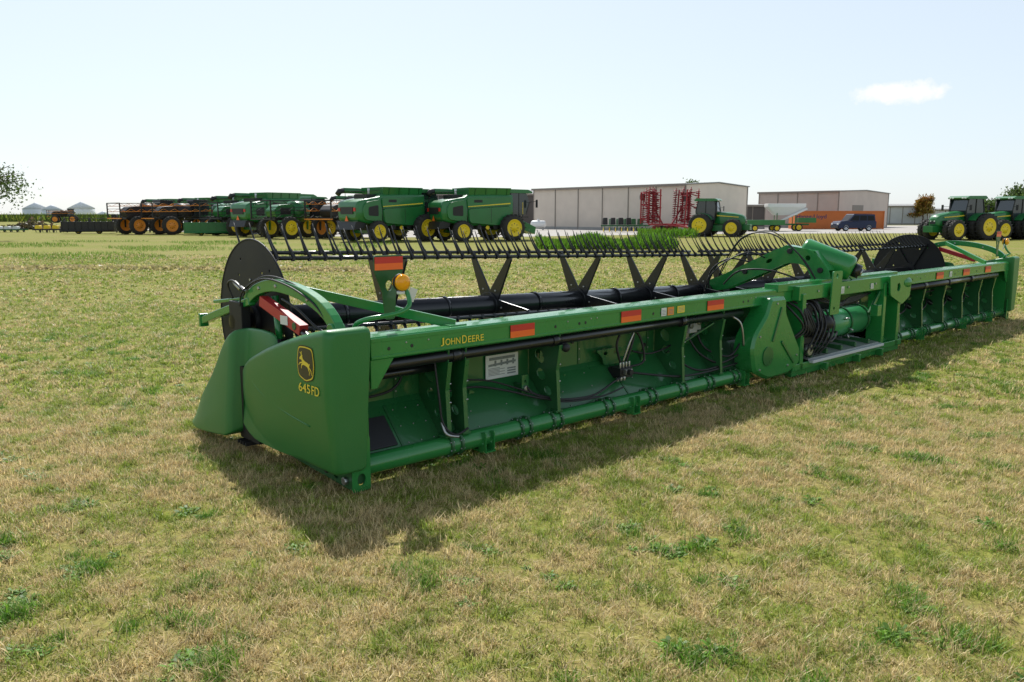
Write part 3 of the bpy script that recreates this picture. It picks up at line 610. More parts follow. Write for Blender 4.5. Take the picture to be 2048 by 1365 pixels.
def combine(label,loc,rz):
    t=thing('combine_harvester',label,'combine harvester',loc,rz,'combine harvesters parked on the lot')
    m=MB()
    secs=[]
    for x,w,z0,z1 in ((-4.15,1.15,1.75,2.55),(-4.05,1.35,1.55,2.85),(-3.8,1.46,1.45,3.0),(-2.9,1.5,1.25,3.15),(-2.3,1.5,1.15,3.25),(-2.1,1.5,1.15,3.4),(0,1.5,1.1,3.45),(.9,1.5,1.1,3.45),(1.75,1.5,1.4,3.45)):
        secs.append([(x,a_1,b_1) for a_1,b_1 in rpoly([(-w*.92,z0),(w*.92,z0),(w,z0+(z1-z0)*.35),(w*.96,z1),(-w*.96,z1),(-w,z0+(z1-z0)*.35)],.16,4)])
    m.loft(secs,GB)
    for s in (-1,1):
        y=s*1.47
        m.prism(rpoly([(-3.7,1.6),(-3.85,2.3),(-3.6,2.85),(-2.35,3.05),(-2.15,1.4)],[.3,.3,.35,.1,.15],5),'y',y,y+s*.09,GB,.97)
        m.prism(rpoly([(-2.05,1.35),(-2.15,2.38),(1.6,2.62),(1.6,1.6),(.4,1.15)],.2,4),'y',y,y+s*.16,GB,.96)
        m.prism(rpoly([(-2.15,2.42),(-2.2,3.15),(1.6,3.30),(1.6,2.68)],.14,4),'y',y,y+s*.10,GB,.98)
        m.prism([(-2.1,2.52),(1.5,2.76),(1.5,2.85),(-2.1,2.57)],'y',y+s*.10,y+s*.11,YELD)
        m.prism(rpoly([(-3.35,1.9),(-3.35,2.5),(-2.5,2.65),(-2.5,1.85)],.12),'y',y+s*.09,y+s*.10,KP); m.b2((-1.6,y+s*.10,2.85),(-.9,y+s*.11,3.05),KP)
        m.b2((-.2,y+s*.15,1.35),(-.17,y+s*.165,2.45),KP); m.b2((-2.07,y+s*.0,1.3),(-2.12,y+s*.04,3.1),KP)
    m.b2((-4.0,-1.1,1.2),(-3.6,1.1,2.0),GD); m.prism([(-4.4,.9),(-3.5,1.0),(-3.3,1.5),(-4.2,1.45)],'y',-1.2,1.2,KP)
    m.b2((-4.20,-.8,2.0),(-4.12,.8,2.5),KP)
    m.obj('body',t,.015)
    m=MB(); m.b2((-2.8,-1.0,.85),(2.0,1.0,1.3),KP); m.b2((1.3,-1.9,.75),(1.7,1.9,1.15),GB); m.b2((-2.75,-1.4,.6),(-2.45,1.4,.85),GB)
    m.prism([(1.8,1.2),(2.1,1.9),(4.3,1.0),(4.2,.45)],'y',-.75,.75,GB)
    for k in range(5): m.cyl((-1.8+k*.7,-1.45,1.0+.05*(k%2)),(-1.8+k*.7,-1.40,1.0+.05*(k%2)),.22-.03*(k%3),YEL if k==2 else KP,16)
    m.obj('chassis',t,.02)
    m=MB(); lo=[(-1.9,-1.3),(1.55,-1.3),(1.55,1.3),(-1.9,1.3)]; hi=[(-1.95,-1.42),(1.65,-1.42),(1.65,1.42),(-1.95,1.42)]
    m.add([(*p,3.38) for p in lo]+[(*p,3.95) for p in hi]+[(*[q*.95 for q in p],3.94) for p in hi]+[(*[q*.95 for q in p],3.5) for p in lo],
      [(i,(i+1)%4,4+(i+1)%4,4+i) for i in range(4)]+[(4+i,4+(i+1)%4,8+(i+1)%4,8+i) for i in range(4)]+[(8+i,8+(i+1)%4,12+(i+1)%4,12+i) for i in range(4)]+[(12,13,14,15)],GB)
    for s in (-1,1):
        for k in range(4): m.bar((-1.4+k*.9,s*1.32,3.42),(-1.4+k*.9,s*1.44,3.93),.05,.05,GD)
    m.obj('grain_tank',t)
    m=MB(); m.prism(rpoly([(1.8,1.85),(3.2,1.95),(3.55,2.9),(3.3,3.6),(1.8,3.65)],.12,4),'y',-.95,.95,GLASS)
    for s in (-1,1):
        m.bar((1.85,s*.96,1.9),(1.85,s*.96,3.6),.07,.07,KP); m.bar((3.25,s*.95,1.95),(3.55,s*.95,2.9),.05,.05,KP); m.bar((2.6,s*.96,1.9),(2.6,s*.96,3.6),.05,.05,KP)
    m.prism(rpoly([(1.7,3.6),(3.75,3.6),(3.8,3.72),(3.4,3.88),(1.75,3.9)],.05),'y',-1.05,1.05,GB)
    m.b2((3.6,-.9,3.62),(3.82,.9,3.7),DEC)
    for s in (-1,1): m.bar((3.4,s*1.0,2.9),(3.7,s*1.8,3.0),.04,.04,KP); m.b2((3.65,s*1.82-.12,2.5),(3.72,s*1.82+.12,3.1),KP)
    m.obj('cab',t,.02)
    m=MB(); m.tube([(1.3,1.35,3.1),(1.25,1.55,3.6),(.9,1.65,3.72),(-3.4,1.6,3.72)],[.24,.24,.22,.2],GB,16); m.tube([(-3.4,1.6,3.72),(-3.7,1.6,3.67),(-3.9,1.6,3.42)],[.2,.22,.2],KP,14); m.obj('unloading_auger',t)
    m=MB()
    for k in range(5): m.bar((1.9+.12*k,-1.7,.5+.3*k),(1.9+.12*k,-1.2,.5+.3*k),.1,.03,KP)
    m.bar((1.85,-1.72,.4),(2.5,-1.72,2.0),.04,.04,KP); m.bar((1.85,-1.2,.4),(2.5,-1.2,2.0),.04,.04,KP); m.bar((2.5,-1.72,2.0),(2.5,-1.72,2.9),.03,.03,YEL)
    m.b2((1.8,-1.7,1.75),(3.0,-1.0,1.82),KP); m.obj('ladder',t)
    for s in (-1,1):
        m=MB(); m.b2((-4.20,s*1.0-.12,2.2),(-4.13,s*1.0+.12,2.45),RR); m.obj('tail_light',t)
    m=MB(); m.prism([(-.22,1.5),(.22,1.5),(0,1.9)],'x',-4.2,-4.22,RO); m.obj('slow_vehicle_triangle',t)
    m=MB(); m.b2((-3.0,-.8,3.05),(-2.1,.8,3.42),KP); m.cyl((-2.6,-.5,3.4),(-2.6,-.5,3.85),.08,GALV,10)
    for s in (-1,1): m.bar((-3.5,s*1.2,3.0),(-3.5,s*1.2,3.6),.03,.03,KP); m.bar((-3.5,s*1.2,3.6),(-2.2,s*1.3,3.7),.03,.03,KP)
    m.bar((-3.5,-1.2,3.6),(-3.5,1.2,3.6),.03,.03,KP); m.obj('engine_deck',t)
    for s in (-1,1):
        wheel(t,1.5,s*1.85,.98,.75); wheel(t,-2.6,s*1.6,.76,.5)
    return t
cA=combine('green combine harvester with yellow stripe parked beside sprayers',(-8.9,61,0),44)
cB=dup(cA,(-2.2,62,0),30,'green combine harvester showing its flank and dark cab')
dup(cA,(-21.8,75,0),52,'green combine harvester with folded unloading auger')
dup(cA,(-15.0,86,0),45,'green combine harvester parked behind the others')
dup(cA,(-27.5,86,0),48,'green combine harvester in the back row')
dup(cA,(-35.5,97,0),50,'green combine harvester behind the green header')
dup(cA,(-43,104,0),50,'green combine harvester standing behind the sprayers')
dup(cA,(-60,150,0),140,'distant green combine harvester on the lot')

def tractor(label,loc,rz,group='tractors parked in a line',dual=True):
    t=thing('tractor',label,'tractor',loc,rz,group)
    m=MB(); secs=[]
    for x,w,z0,z1 in ((.1,.62,1.1,2.25),(.8,.58,1.1,2.2),(1.8,.54,1.1,2.1),(2.5,.50,1.05,1.95),(2.75,.44,1.1,1.8),(2.85,.34,1.2,1.6)):
        secs.append([(x,a,b) for a,b in rpoly([(-w,z0),(w,z0),(w*.92,z1-.05),(0,z1+.04),(-w*.92,z1-.05)],.1,3)])
    m.loft(secs,GB); 
    for s in (-1,1): m.prism([(.3,1.85),(2.3,1.72),(2.3,1.78),(.3,1.94)],'y',s*.62,s*.575,YELD) ; m.b2((1.5,s*.50,1.2),(2.4,s*.56,1.5),KP)
    m.obj('hood',t,.0)
    m=MB(); m.b2((-1.4,-.4,.6),(2.7,.4,1.15),GB); m.b2((2.7,-.45,.6),(3.3,.45,1.1),GB); m.cyl((-.9,-1.9,.98),(-.9,1.9,.98),.13,GD,12); m.cyl((1.9,-1.6,.75),(1.9,1.6,.75),.1,GD,12); m.b2((-2.0,-.35,.5),(-1.4,.35,1.2),KP); m.b2((.0,-.85,.5),(1.0,-.45,1.0),GB); m.b2((.0,.45,.5),(1.0,.85,1.0),KP)
    m.b2((2.84,-.26,1.22),(2.87,.26,1.5),KP); m.b2((2.865,-.24,1.42),(2.885,-.12,1.5),DEC); m.b2((2.865,.12,1.42),(2.885,.24,1.5),DEC); m.obj('chassis',t,.02)
    m=MB(); m.prism(rpoly([(-1.45,1.35),(.15,1.2),(.35,2.3),(.15,3.2),(-1.35,3.2),(-1.55,2.3)],.08),'y',-.78,.78,GLASS)
    for s in (-1,1):
        for a,b in (((.15,1.2),(.35,2.3)),((.35,2.3),(.15,3.2)),((-.65,1.3),(-.65,3.2)),((-1.45,1.35),(-1.55,2.3)),((-1.55,2.3),(-1.35,3.2))): m.bar((a[0],s*.79,a[1]),(b[0],s*.79,b[1]),.07,.07,KP)
    m.prism(rpoly([(-1.65,3.18),(.4,3.18),(.45,3.3),(.2,3.42),(-1.5,3.44),(-1.7,3.3)],.05),'y',-.92,.92,GB)
    for y in (-.7,-.45,.45,.7): m.b2((.4,y-.08,3.2),(.47,y+.08,3.3),DEC); m.b2((-1.72,y-.08,3.2),(-1.66,y+.08,3.3),DEC)
    for s in (-1,1): m.bar((.3,s*.8,2.6),(.5,s*1.3,2.6),.03,.03,KP); m.b2((.48,s*1.3-.1,2.3),(.53,s*1.3+.1,2.75),KP)
    m.obj('cab',t,.015)
    m=MB(); m.tube([(.25,-.72,1.7),(.3,-.75,2.2),(.3,-.75,3.2)],[.1,.1,.07],KP,10); m.obj('exhaust_pipe',t)
    for s in (-1,1):
        m=MB(); P=[(-.9+1.12*math.cos(q),s*1.12,.98+1.12*math.sin(q)) for q in np.linspace(.5,2.6,9)]
        m.path(P,.7,.04,GB,side=(0,1,0)); m.b2((-1.8,s*1.0-.2,1.75),(-1.75,s*1.0+.2,1.9),RR); m.obj('fender',t)
        wheel(t,-.9,s*1.05,1.02,.52); wheel(t,1.9,s*.95,.78,.42)
        if dual: wheel(t,-.9,s*1.70,1.02,.50); wheel(t,1.9,s*1.45,.78,.40)
    return t
tA=tractor('green tractor with yellow dual wheels beside red tillage implement',(18.6,74,0),-28)
dup(tA,(35.6,64,0),200,'green tractor with dual wheels parked first in line')
dup(tA,(40.0,65.2,0),198,'green tractor with dual wheels parked in the middle')
dup(tA,(44.2,66.2,0),198,'green tractor partly hidden at the end of the line')

def sprayer(label,loc,rz,hull,rim,boom,group='high clearance sprayers parked on the lot'):
    t=thing('sprayer',label,'crop sprayer',loc,rz,group)
    m=MB(); m.b2((-2.6,-.45,1.5),(2.6,.45,1.75),KP)
    for x in (-1.9,1.9):
        m.b2((x-.1,-1.4,1.55),(x+.1,1.4,1.75),KP)
        for s in (-1,1): m.bar((x,s*1.4,1.75),(x,s*1.5,.7),.16,.2,hull)
    m.obj('chassis',t,.02)
    m=MB(); m.prism(rpoly([(-2.6,1.75),(-2.8,2.3),(-2.3,2.75),(-.9,2.85),(-.9,1.75)],.15),'y',-.65,.65,hull); m.b2((-2.2,-.67,2.0),(-1.2,.67,2.5),KP); m.obj('hood',t,.03)
    m=MB(); m.tube([(-.85,0,2.25),(-.75,0,2.25),(.55,0,2.25),(.65,0,2.25)],[.4,.85,.85,.4],hull,20); m.obj('tank',t)
    m=MB(); m.prism(rpoly([(.8,1.8),(2.2,1.9),(2.45,2.6),(2.2,3.3),(.8,3.35)],.08),'y',-.75,.75,GLASS); m.prism(rpoly([(.7,3.3),(2.5,3.3),(2.3,3.45),(.75,3.48)],.04),'y',-.82,.82,hull)
    for s in (-1,1): m.bar((.85,s*.76,1.8),(.85,s*.76,3.3),.07,.07,KP); m.bar((1.6,s*.76,1.85),(1.6,s*.76,3.3),.05,.05,KP)
    m.obj('cab',t,.02)
    m=MB()
    for s in (-1,1):
        for z in (1.7,2.25,2.8): 
            y=s*(1.35+.12*(z-1.5)); bm_=boom if z>2.0 else KP
            m.bar((-3.6,y,z),(2.2,y,z+.1),.05,.05,bm_); m.bar((-3.6,y,z+.28),(2.2,y,z+.35),.04,.04,KP)
            for k in range(11): m.bar((-3.6+k*.53,y,z+(0 if k%2 else .28)),(-3.07+k*.53,y,z+(.28 if k%2 else 0)),.025,.025,bm_)
    m.bar((-3.6,-1.5,1.6),(-3.6,1.5,1.6),.1,.1,boom); m.bar((-3.6,-1.4,1.6),(-3.6,-1.4,3.1),.1,.1,KP); m.bar((-3.6,1.4,1.6),(-3.6,1.4,3.1),.1,.1,KP); m.bar((-3.6,-1.4,3.1),(-3.6,1.4,3.1),.08,.08,KP)
    m.obj('spray_boom',t)
    for s in (-1,1): wheel(t,1.9,s*1.5,.90,.45,rim); wheel(t,-1.9,s*1.5,.90,.45,rim)
    return t
sA=sprayer('green and black sprayer with yellow wheels and folded booms',(-18.0,68,0),50,GB,YEL,KP)
sB=sprayer('black sprayer with orange wheels and orange folded booms',(-13.8,68,0),60,KP,ORP,ORP)
for (x,y,rz,lb) in [(-37.3,83,50,'black sprayer with orange wheels near dark headers'),(-33.4,82,45,'black sprayer with orange wheels and dark booms'),(-30.5,93,40,'sprayer with long orange boom behind the green combine'),(-111,200,20,'distant yellow sprayer by the corn field')]:
    dup(sB,(x,y,0),rz,lb)
dup(sA,(-49,118,0),60,'green sprayer standing further back on the lot')
dup(sA,(-26.5,79,0),55,'green sprayer between the parked combines')

def small_header(label,loc,rz,mt,n=8,L=8.5):
    t=thing('parked_header',label,'harvester header',loc,rz,'headers parked on the grass')
    m=MB(); m.prism([(0,.3),(0,1.25),(.15,1.25),(.3,.5),(1.2,.25),(1.2,.18)],'x',0,L,mt); m.cyl((0,.02,.3),(L,.02,.3),.1,mt,12)
    for x in np.linspace(0,L,n+1): m.prism([(-.05,.2),(-.05,1.25),(.1,1.3),(1.0,.5),(1.5,.2)],'x',x-.03,x+.03,mt)
    m.obj('frame',t)
    m=MB()
    m.cyl((.1,.8,1.15),(L-.1,.8,1.15),.1,KP,12)
    for a in range(6):
        y=.8+.5*math.cos(a*1.047);z=1.15+.5*math.sin(a*1.047); m.cyl((.1,y,z),(L-.1,y,z),.025,KP,6)
        for x in np.arange(.2,L,.25): m.bar((x,y,z),(x,y+.05,z-.2),.02,.02,KP)
    for x in (.1,L/2,L-.1): m.cyl((x-.02,.8,1.15),(x+.02,.8,1.15),.5,KP,16)
    m.obj('reel',t)
    for x in (1.5,L-1.5): wheel(t,x,0.0,.33,.22,YEL,lug=8).location=(0,.3,0)
    return t
h1=small_header('black header with dark reel lying on grass',(-46.5,83,0),12,KP,L=5.0)
h2=small_header('green header with dark reel parked next to combine',(-31.0,76,0),22,GB,L=5.6)

def implement(label,loc,rz,mats,L=9,seed=1,h=.8):
    t=thing('tillage_implement',label,'farm implement',loc,rz,'low implements on the grass')
    m=MB(); m.bar((0,0,h*.6),(L,0,h*.6),.15,.15,mats[0]); m.bar((0,1.2,h*.6),(L,1.2,h*.6),.15,.15,mats[0])
    for k in range(int(L/.7)): x=.3+k*.7; m.bar((x,-.2,h*.6),(x,1.5,h*.6),.08,.08,mats[0]); m.bar((x,0,h*.6),(x,.2,h*.1),.05,.05,mats[0]); m.cyl((x-.03,1.2,.25),(x+.03,1.2,.25),.25,mats[2],12)
    m.obj('frame',t)
    for k in range(int(L/.9)):
        x=.4+k*.9; m=MB(); m.prism(rpoly([(x-.28,h*.7),(x+.28,h*.7),(x+.24,h*1.35),(x-.24,h*1.35)],.08),'y',.3,.9,mats[1]); m.obj('hopper',t)
    return t
i1=implement('low planter with white boxes on the grass',(-60,90,0),5,(GD,DEC,KP),5,1,.5)
implement('yellow and black planter row units on the grass',(-52.5,88,0),8,(KP,YEL,KP),3.5,2,.6)
implement('dark seeder with black boxes on the grass',(-44,88,0),8,(KP,KP,RUB),5.0,3,1.5)
implement('green implement with row units beside the building',(10.3,92,0),0,(GD,KP,YEL),4.2,4,1.2)
implement('green planter frame parked on gravel',(11.8,97,0),10,(GB,GD,KP),5,5,1.1)

def harrow(label,loc,rz):
    t=thing('disk_harrow',label,'farm implement',loc,rz,'red disk harrows folded upright')
    HR=mat('harrow_red_paint',(.32,.016,.022),.45,0,.3,4)
    m=MB()
    for x in (-1.6,0,1.6): m.bar((x,-1.6,.9),(x,1.6,.9),.18,.2,HR)
    for y in (-1.5,-.6,.6,1.5): m.bar((-1.8,y,.9),(1.8,y,.9),.18,.2,HR)
    m.bar((1.8,0,.9),(4.5,0,.6),.15,.18,HR); m.bar((1.8,-1.2,.9),(4.0,0,.65),.1,.12,HR); m.bar((1.8,1.2,.9),(4.0,0,.65),.1,.12,HR)
    for y in (-1.1,-.4,.4,1.1):
        for k in range(7): m.tube([(-1.5+k*.25,y-.02,.45),(-1.5+k*.25,y+.02,.45)],[.3,.26],REDD,12)
    m.obj('frame',t)
    for sd in (-1,1):
        m=MB()
        for yy in (1.5,2.9): 
            for x in (-1.0,.9): m.bar((x,sd*yy,1.0),(x+.2,sd*(yy+.1),4.7-.3*(yy>2.5)),.12,.12,HR)
        for z in (1.4,2.9,4.2):
            m.bar((0,sd*1.4,z),(0,sd*3.1,z+.2),.12,.12,HR); m.bar((-1.1,sd*1.5,z),(1.1,sd*1.5,z-.2),.1,.1,HR); m.bar((-1.1,sd*2.8,z+.2),(1.1,sd*2.8,z-.2),.1,.1,HR)
        m.bar((-.3,sd*.6,1.0),(-.3,sd*1.6,2.6),.14,.14,REDD); m.bar((-.6,sd*1.5,1.2),(-.6,sd*2.9,4.0),.08,.08,REDD); m.obj('folded_wing',t)
        for yy,x,sl,zt_ in ((1.25,-1.2,.25,4.9),(1.5,.2,-.2,4.6),(1.8,-.4,.2,5.0),(2.1,.8,-.3,4.7),(2.4,.1,.2,5.0),(2.7,-.9,.3,4.5),(3.05,1.0,-.2,4.8)):
            m=MB(); m.cyl((x,sd*yy,1.1),(x+sl,sd*(yy+.1),zt_),.05,REDD,8)
            for k in range(15):
                z=1.15+k*(zt_-1.2)/15; xx=x+sl*(z-1.1)/3.8; m.tube([(xx,sd*yy,z-.05),(xx,sd*yy,z+.05)],[.27,.16],HR if k%2 else REDD,14)
            for z in (1.7,2.6,3.5,4.3): m.bar((x,sd*yy,z),(x*.5,sd*(yy-.3),z+.1),.07,.07,HR)
            m.obj('disc_gang',t)
    for s in (-1,1): wheel(t,-.3,s*.8,.42,.3,RED,lug=10); wheel(t,-1.2,s*.8,.42,.3,RED,lug=10)
    for s in (-1,1):
        m=MB(); m.cyl((-1.2,s*2.5,3.9),(-1.2,s*2.8,3.9),.42,RUB,20); m.obj('wing_wheel',t)
    return t
harrow('red disk harrow with wings folded upright on gravel',(17.3,89,0),-74)

# ================================================================= BUILDINGS
def building(name,label,loc,rz,w,l,h,ridge,wall,roofm,trim=TRIM,posts=None,door=None):
    t=thing(name,label,'building',loc,rz)
    m=MB(); m.prism([(0,0),(0,h),(l/2,h+ridge),(l,h),(l,0)],'x',0,w,wall); m.obj('wall',t)
    m=MB(); m.prism([(-.25,h+.0),(-.25,h+.12),(l/2,h+ridge+.14),(l+.25,h+.12),(l+.25,h),(l/2,h+ridge+.02)],'x',-.2,w+.2,roofm)
    m.b2((-.2,-.33,h-.12),(w+.2,-.25,h+.14),trim); m.obj('roof',t)
    for x in np.arange(0,w+.1,w/(posts or 5)): m=MB(); m.b2((x-.06,-.07,0),(x+.06,-.01,h-.1),trim); m.obj('downpipe',t)
    m=MB(); m.b2((-.03,-.05,0),(w+.03,-.005,.35),CONC); m.obj('plinth',t)
    for y in (0,l): m=MB(); m.b2((w+.003,y-.08,0),(w+.06,y+.08,h),trim); m.obj('corner_trim',t)
    if door:
        for (fx,x0,x1,z1) in door:
            m=MB()
            if fx=='f': m.b2((x0,-.06,0),(x1,-.004,z1),TRIM)
            else: m.b2((w+.004,x0,0),(w+.05,x1,z1),TRIM)
            m.obj('door',t)
    return t
building('storage_shed','long beige metal storage shed with low gable roof',(3.1,114.6,0),-48.6,26.1,13,5.45,.35,BEI,ROOF,posts=6,door=[('e',4,4.9,2.1)])
building('storage_shed','dark metal shed behind parked combines',(-24,125,0),-4,34,14,5.0,.8,DKW,ROOF,posts=8)
building('storage_shed','smaller tan metal shed with a grey roof',(38.5,126,0),-45,12.5,19,5.3,.3,BEI2,ROOF,posts=4,door=[('e',5,9,3.4),('e',12,13,2.1)])
building('storage_shed','low dark brown lean-to beside the tan shed',(32.0,113,0),0,3.4,5,3.2,.1,DKW,ROOF,posts=2)
building('storage_shed','distant pale metal warehouse with grey roof',(70,160,0),-5,12,10,3.6,.4,corrug('pale_metal_siding',(.62,.64,.66),3),ROOF,posts=5)
building('storage_shed','distant low white warehouse behind tractors',(84,175,0),-5,16,10,3.0,.3,corrug('white_metal_siding',(.7,.7,.7),3),ROOF,posts=5)
def grain_bin(label,x,y,r,h):
    t=thing('grain_bin',label,'grain bin',(x,y,0),0,'galvanised grain bins')
    m=MB(); n=32
    m.cyl((0,0,0),(0,0,h),r,BINM,n)
    for z in np.arange(.8,h,.8): m.tube([(0,0,z),(0,0,z+.06)],[r+.04,r+.04],BINM,n)
    m.obj('bin_wall',t); m=MB(); m.tube([(0,0,h),(0,0,h+r*.5),(0,0,h+r*.53)],[r+.15,.5,.4],BINM,n); m.obj('bin_roof',t)
grain_bin('galvanised grain bin with conical roof beyond corn',-180,305,4.4,4.2); grain_bin('galvanised grain bin with conical roof beyond corn',-171,300,3.4,3.8)
grain_bin('galvanised grain bin with conical roof beyond corn',-176,330,5,4.6)
grain_bin('small distant grain bin with conical roof',-152,300,3.2,1.6); grain_bin('small distant grain bin with conical roof',-136,300,3.2,1.6)

t=thing('shipping_container','orange steel shipping container with painted lettering','shipping container',(38.8,110.5,0),0)
m=MB(); m.b2((0,0,.05),(12.2,2.44,2.45),CONT); m.obj('container_body',t)
m=MB(); 
for z in (.05,2.35): m.b2((-.03,-.04,z),(12.23,.0,z+.14),CONT)
for x in (-.03,12.1): m.b2((x,-.05,.0),(x+.14,.0,2.5),CONT)
m.obj('container_frame',t)
V,F=text_mesh('Hapag-Lloyd',.70,4.1,.01); m=MB(); m.add([(2.25+a,-.02,1.65+b) for a,b in V],F,mat('lettering_blue',(.02,.03,.12),.5)); m.obj('lettering',t,recalc=False)
t=thing('propane_tank','white horizontal propane tank on short legs','propane tank',(3.4,104,0),0)
m=MB(); m.tube([(-1.0,0,.75),(-.9,0,.75),(-.75,0,.75),(.75,0,.75),(.9,0,.75),(1.0,0,.75)],[.12,.38,.48,.48,.38,.12],WHT,20); m.cyl((0,0,1.2),(0,0,1.42),.16,WHT,12); m.obj('vessel',t)
for x in (-.6,.6): m=MB(); m.b2((x-.08,-.3,0),(x+.08,.3,.35),CONC); m.obj('leg',t)
BLUE=mat('blue_car_paint',(.006,.018,.065),.35,0,.1,1,coat=.25,spec=.3)
t=thing('parked_car','dark blue sport utility vehicle parked beside container','car',(42.0,99,0),188)
m=MB(); m.prism(rpoly([(-2.4,.35),(-2.45,1.05),(-2.35,1.2),(2.15,1.1),(2.45,.9),(2.45,.35)],.08),'y',-.95,.95,BLUE)
m.prism(rpoly([(-2.38,1.15),(-2.22,2.02),(.50,2.05),(1.20,1.17)],.1),'y',-.85,.85,BLUE)
m.prism(rpoly([(.9,1.10),(1.2,1.25),(2.2,1.17),(2.38,.95)],.06),'y',-.85,.85,BLUE); m.b2((-2.5,-.85,.35),(-2.3,.85,.55),KP); m.b2((2.32,-.85,.35),(2.52,.85,.6),KP); m.b2((-1.9,-.8,2.06),(.3,-.76,2.1),KP); m.b2((-1.9,.76,2.06),(.3,.8,2.1),KP); m.obj('body',t,.04)
for s in (-1,1):
    for p in ([(-2.22,1.27),(-2.10,1.82),(-1.3,1.86),(-1.3,1.27)],[(-1.2,1.27),(-1.2,1.86),(-.3,1.88),(-.3,1.27)],[(-.2,1.27),(-.2,1.88),(.45,1.86),(.95,1.27)]): m=MB(); m.prism(p,'y',s*.85,s*.865,TINT); m.obj('window',t)
m=MB(); m.add([(.57,-.7,1.98),(.57,.7,1.98),(1.20,.75,1.25),(1.20,-.75,1.25)],[(0,1,2,3)],TINT); m.obj('windscreen',t)
for s in (-1,1):
    for x in (-1.5,1.5): wheel(t,x,s*.84,.42,.24,GALV,lug=12)
    m=MB(); m.box((2.44,s*.65,.85),(.06,.35,.16),DEC); m.obj('headlight',t); m=MB(); m.box((-2.45,s*.80,1.05),(.06,.14,.35),RR); m.obj('tail_light',t)
t=thing('hopper_wagon','white seed hopper wagon with green chassis and auger','farm wagon',(33.4,99,0),-5)
m=MB()
lo=[(-1.2,-.6),(1.4,-.6),(1.4,.6),(-1.2,.6)]; hi=[(-2.2,-1.1),(2.3,-1.1),(2.3,1.1),(-2.2,1.1)]
m.add([(*p,1.9) for p in lo]+[(*p,2.9) for p in hi]+[(*p,3.3) for p in hi],[(3,2,1,0)]+[(i,(i+1)%4,4+(i+1)%4,4+i) for i in range(4)]+[(4+i,4+(i+1)%4,8+(i+1)%4,8+i) for i in range(4)]+[(8,9,10,11)],WHT); m.obj('hopper',t,.04)
m=MB(); m.bar((-2.8,0,.8),(3.0,0,.8),.3,.2,GB); [m.bar((x,y,.8),(x,y,2.2),.08,.08,GB) for x in (-1,1.2) for y in (-.7,.7)]; m.b2((1.5,-1.0,1.0),(3.6,.6,1.6),GB); m.obj('chassis',t)
m=MB(); m.cyl((-1.5,-.9,.8),(2.4,-1.2,2.7),.13,WHT,12); m.obj('unloading_auger',t)
for s in (-1,1): wheel(t,-1,s*.9,.45,.3,YEL,lug=10); wheel(t,1.6,s*.9,.45,.3,YEL,lug=10)
t=thing('flat_wagon','low green flat wagon parked beside tractor','farm wagon',(27.8,96,0),0)
m=MB(); m.b2((0,-1.1,.75),(4.4,1.1,1.35),GB); m.bar((-.9,0,.5),(0,0,.7),.1,.1,GB); m.obj('bed',t,.02)
for x in (.9,3.5): 
    for s in (-1,1): wheel(t,x,s*.9,.38,.25,YEL,lug=8)

# ================================================================= TREES, CROPS
def leafobj(name,pts,size,mt,parent=None,aspect=1.0,up=0):
    n=len(pts); pts=np.asarray(pts); a=rng.normal(size=(n,3)); 
    if up: a[:,2]*=.2
    a/=np.linalg.norm(a,axis=1,keepdims=True); b=rng.normal(size=(n,3)); 
    if up: b=np.tile([0,0,1.],(n,1))+rng.normal(size=(n,3))*.35; 
    b-= a*np.sum(a*b,axis=1,keepdims=True); b/=np.linalg.norm(b,axis=1,keepdims=True)
    s=(size*rng.uniform(.6,1.3,size=(n,1)))
    V=np.stack([pts-a*s*.5,pts+b*s*aspect*.15-a*s*.1,pts+a*s*.5,pts+b*s*aspect],axis=1).reshape(-1,3) if not up else np.stack([pts-a*s*.07,pts+a*s*.07,pts+a*s*.05+b*s*.6,pts+b*s*1.0+a*s*.25],axis=1).reshape(-1,3)
    F=[(4*i,4*i+1,4*i+2,4*i+3) for i in range(n)]
    me=bpy.data.meshes.new(name); me.from_pydata(V.tolist(),[],F); me.materials.append(mt)
    at=me.attributes.new('rnd','FLOAT_VECTOR','POINT'); rv=np.repeat(rng.uniform(size=(n,3)),4,axis=0).astype(np.float32); at.data.foreach_set('vector',rv.ravel())
    o=bpy.data.objects.new(name,me); COL.objects.link(o); o.parent=parent; return o
def tree(label,loc,h,w,mt,n=4500,seed=1,ls=.35,hang=False,tr=.18,base=.3):
    rr=random.Random(seed); t=thing('tree',label,'tree',loc,0)
    m=MB(); m.tube([(0,0,0),(.1,0,h*.25),(0,.1,h*.5),(.1,0,h*.85)],[tr,tr*.75,tr*.5,tr*.1],BARK,10)
    ends=[]
    for k in range(16):
        z=h*rr.uniform(base,.8); a=rr.uniform(0,6.28); l=w*rr.uniform(.6,1.0)*(1-.45*max(0,(z/h-.5)*2)); e=Vector((l*math.cos(a),l*math.sin(a),z+h*rr.uniform(.05,.2)))
        mid=e*.5+Vector((0,0,z*.5+.2)); m.tube([(0,0,z),mid,e],[tr*.35,tr*.2,.02],BARK,6); ends+=[e,mid,(e+mid)/2]
        for q in range(2):
            e2=mid+Vector((rr.uniform(-1,1),rr.uniform(-1,1),rr.uniform(-.2,.8)))*w*.35; m.tube([mid,e2],[tr*.15,.01],BARK,5); ends.append(e2)
    ends.append(Vector((0,0,h*.92)))
    m.obj('trunk',t)
    P=[]; cl=[(e,rr.uniform(.14,.28)*w) for e in ends]
    for i in range(n):
        e,s=rr.choice(cl); g=Vector((rr.gauss(0,1),rr.gauss(0,1),rr.gauss(0,.75)))*s*.6
        p=e+g
        if hang: p.z-=abs(rr.gauss(0,1))*h*.12
        P.append(tuple(p))
    leafobj('crown',P,ls,mt,t); return t
tree('slender tree with drooping leafy branches by the field',(-40.2,62,0),6.0,3.4,LEAF,1700,3,.19,True)
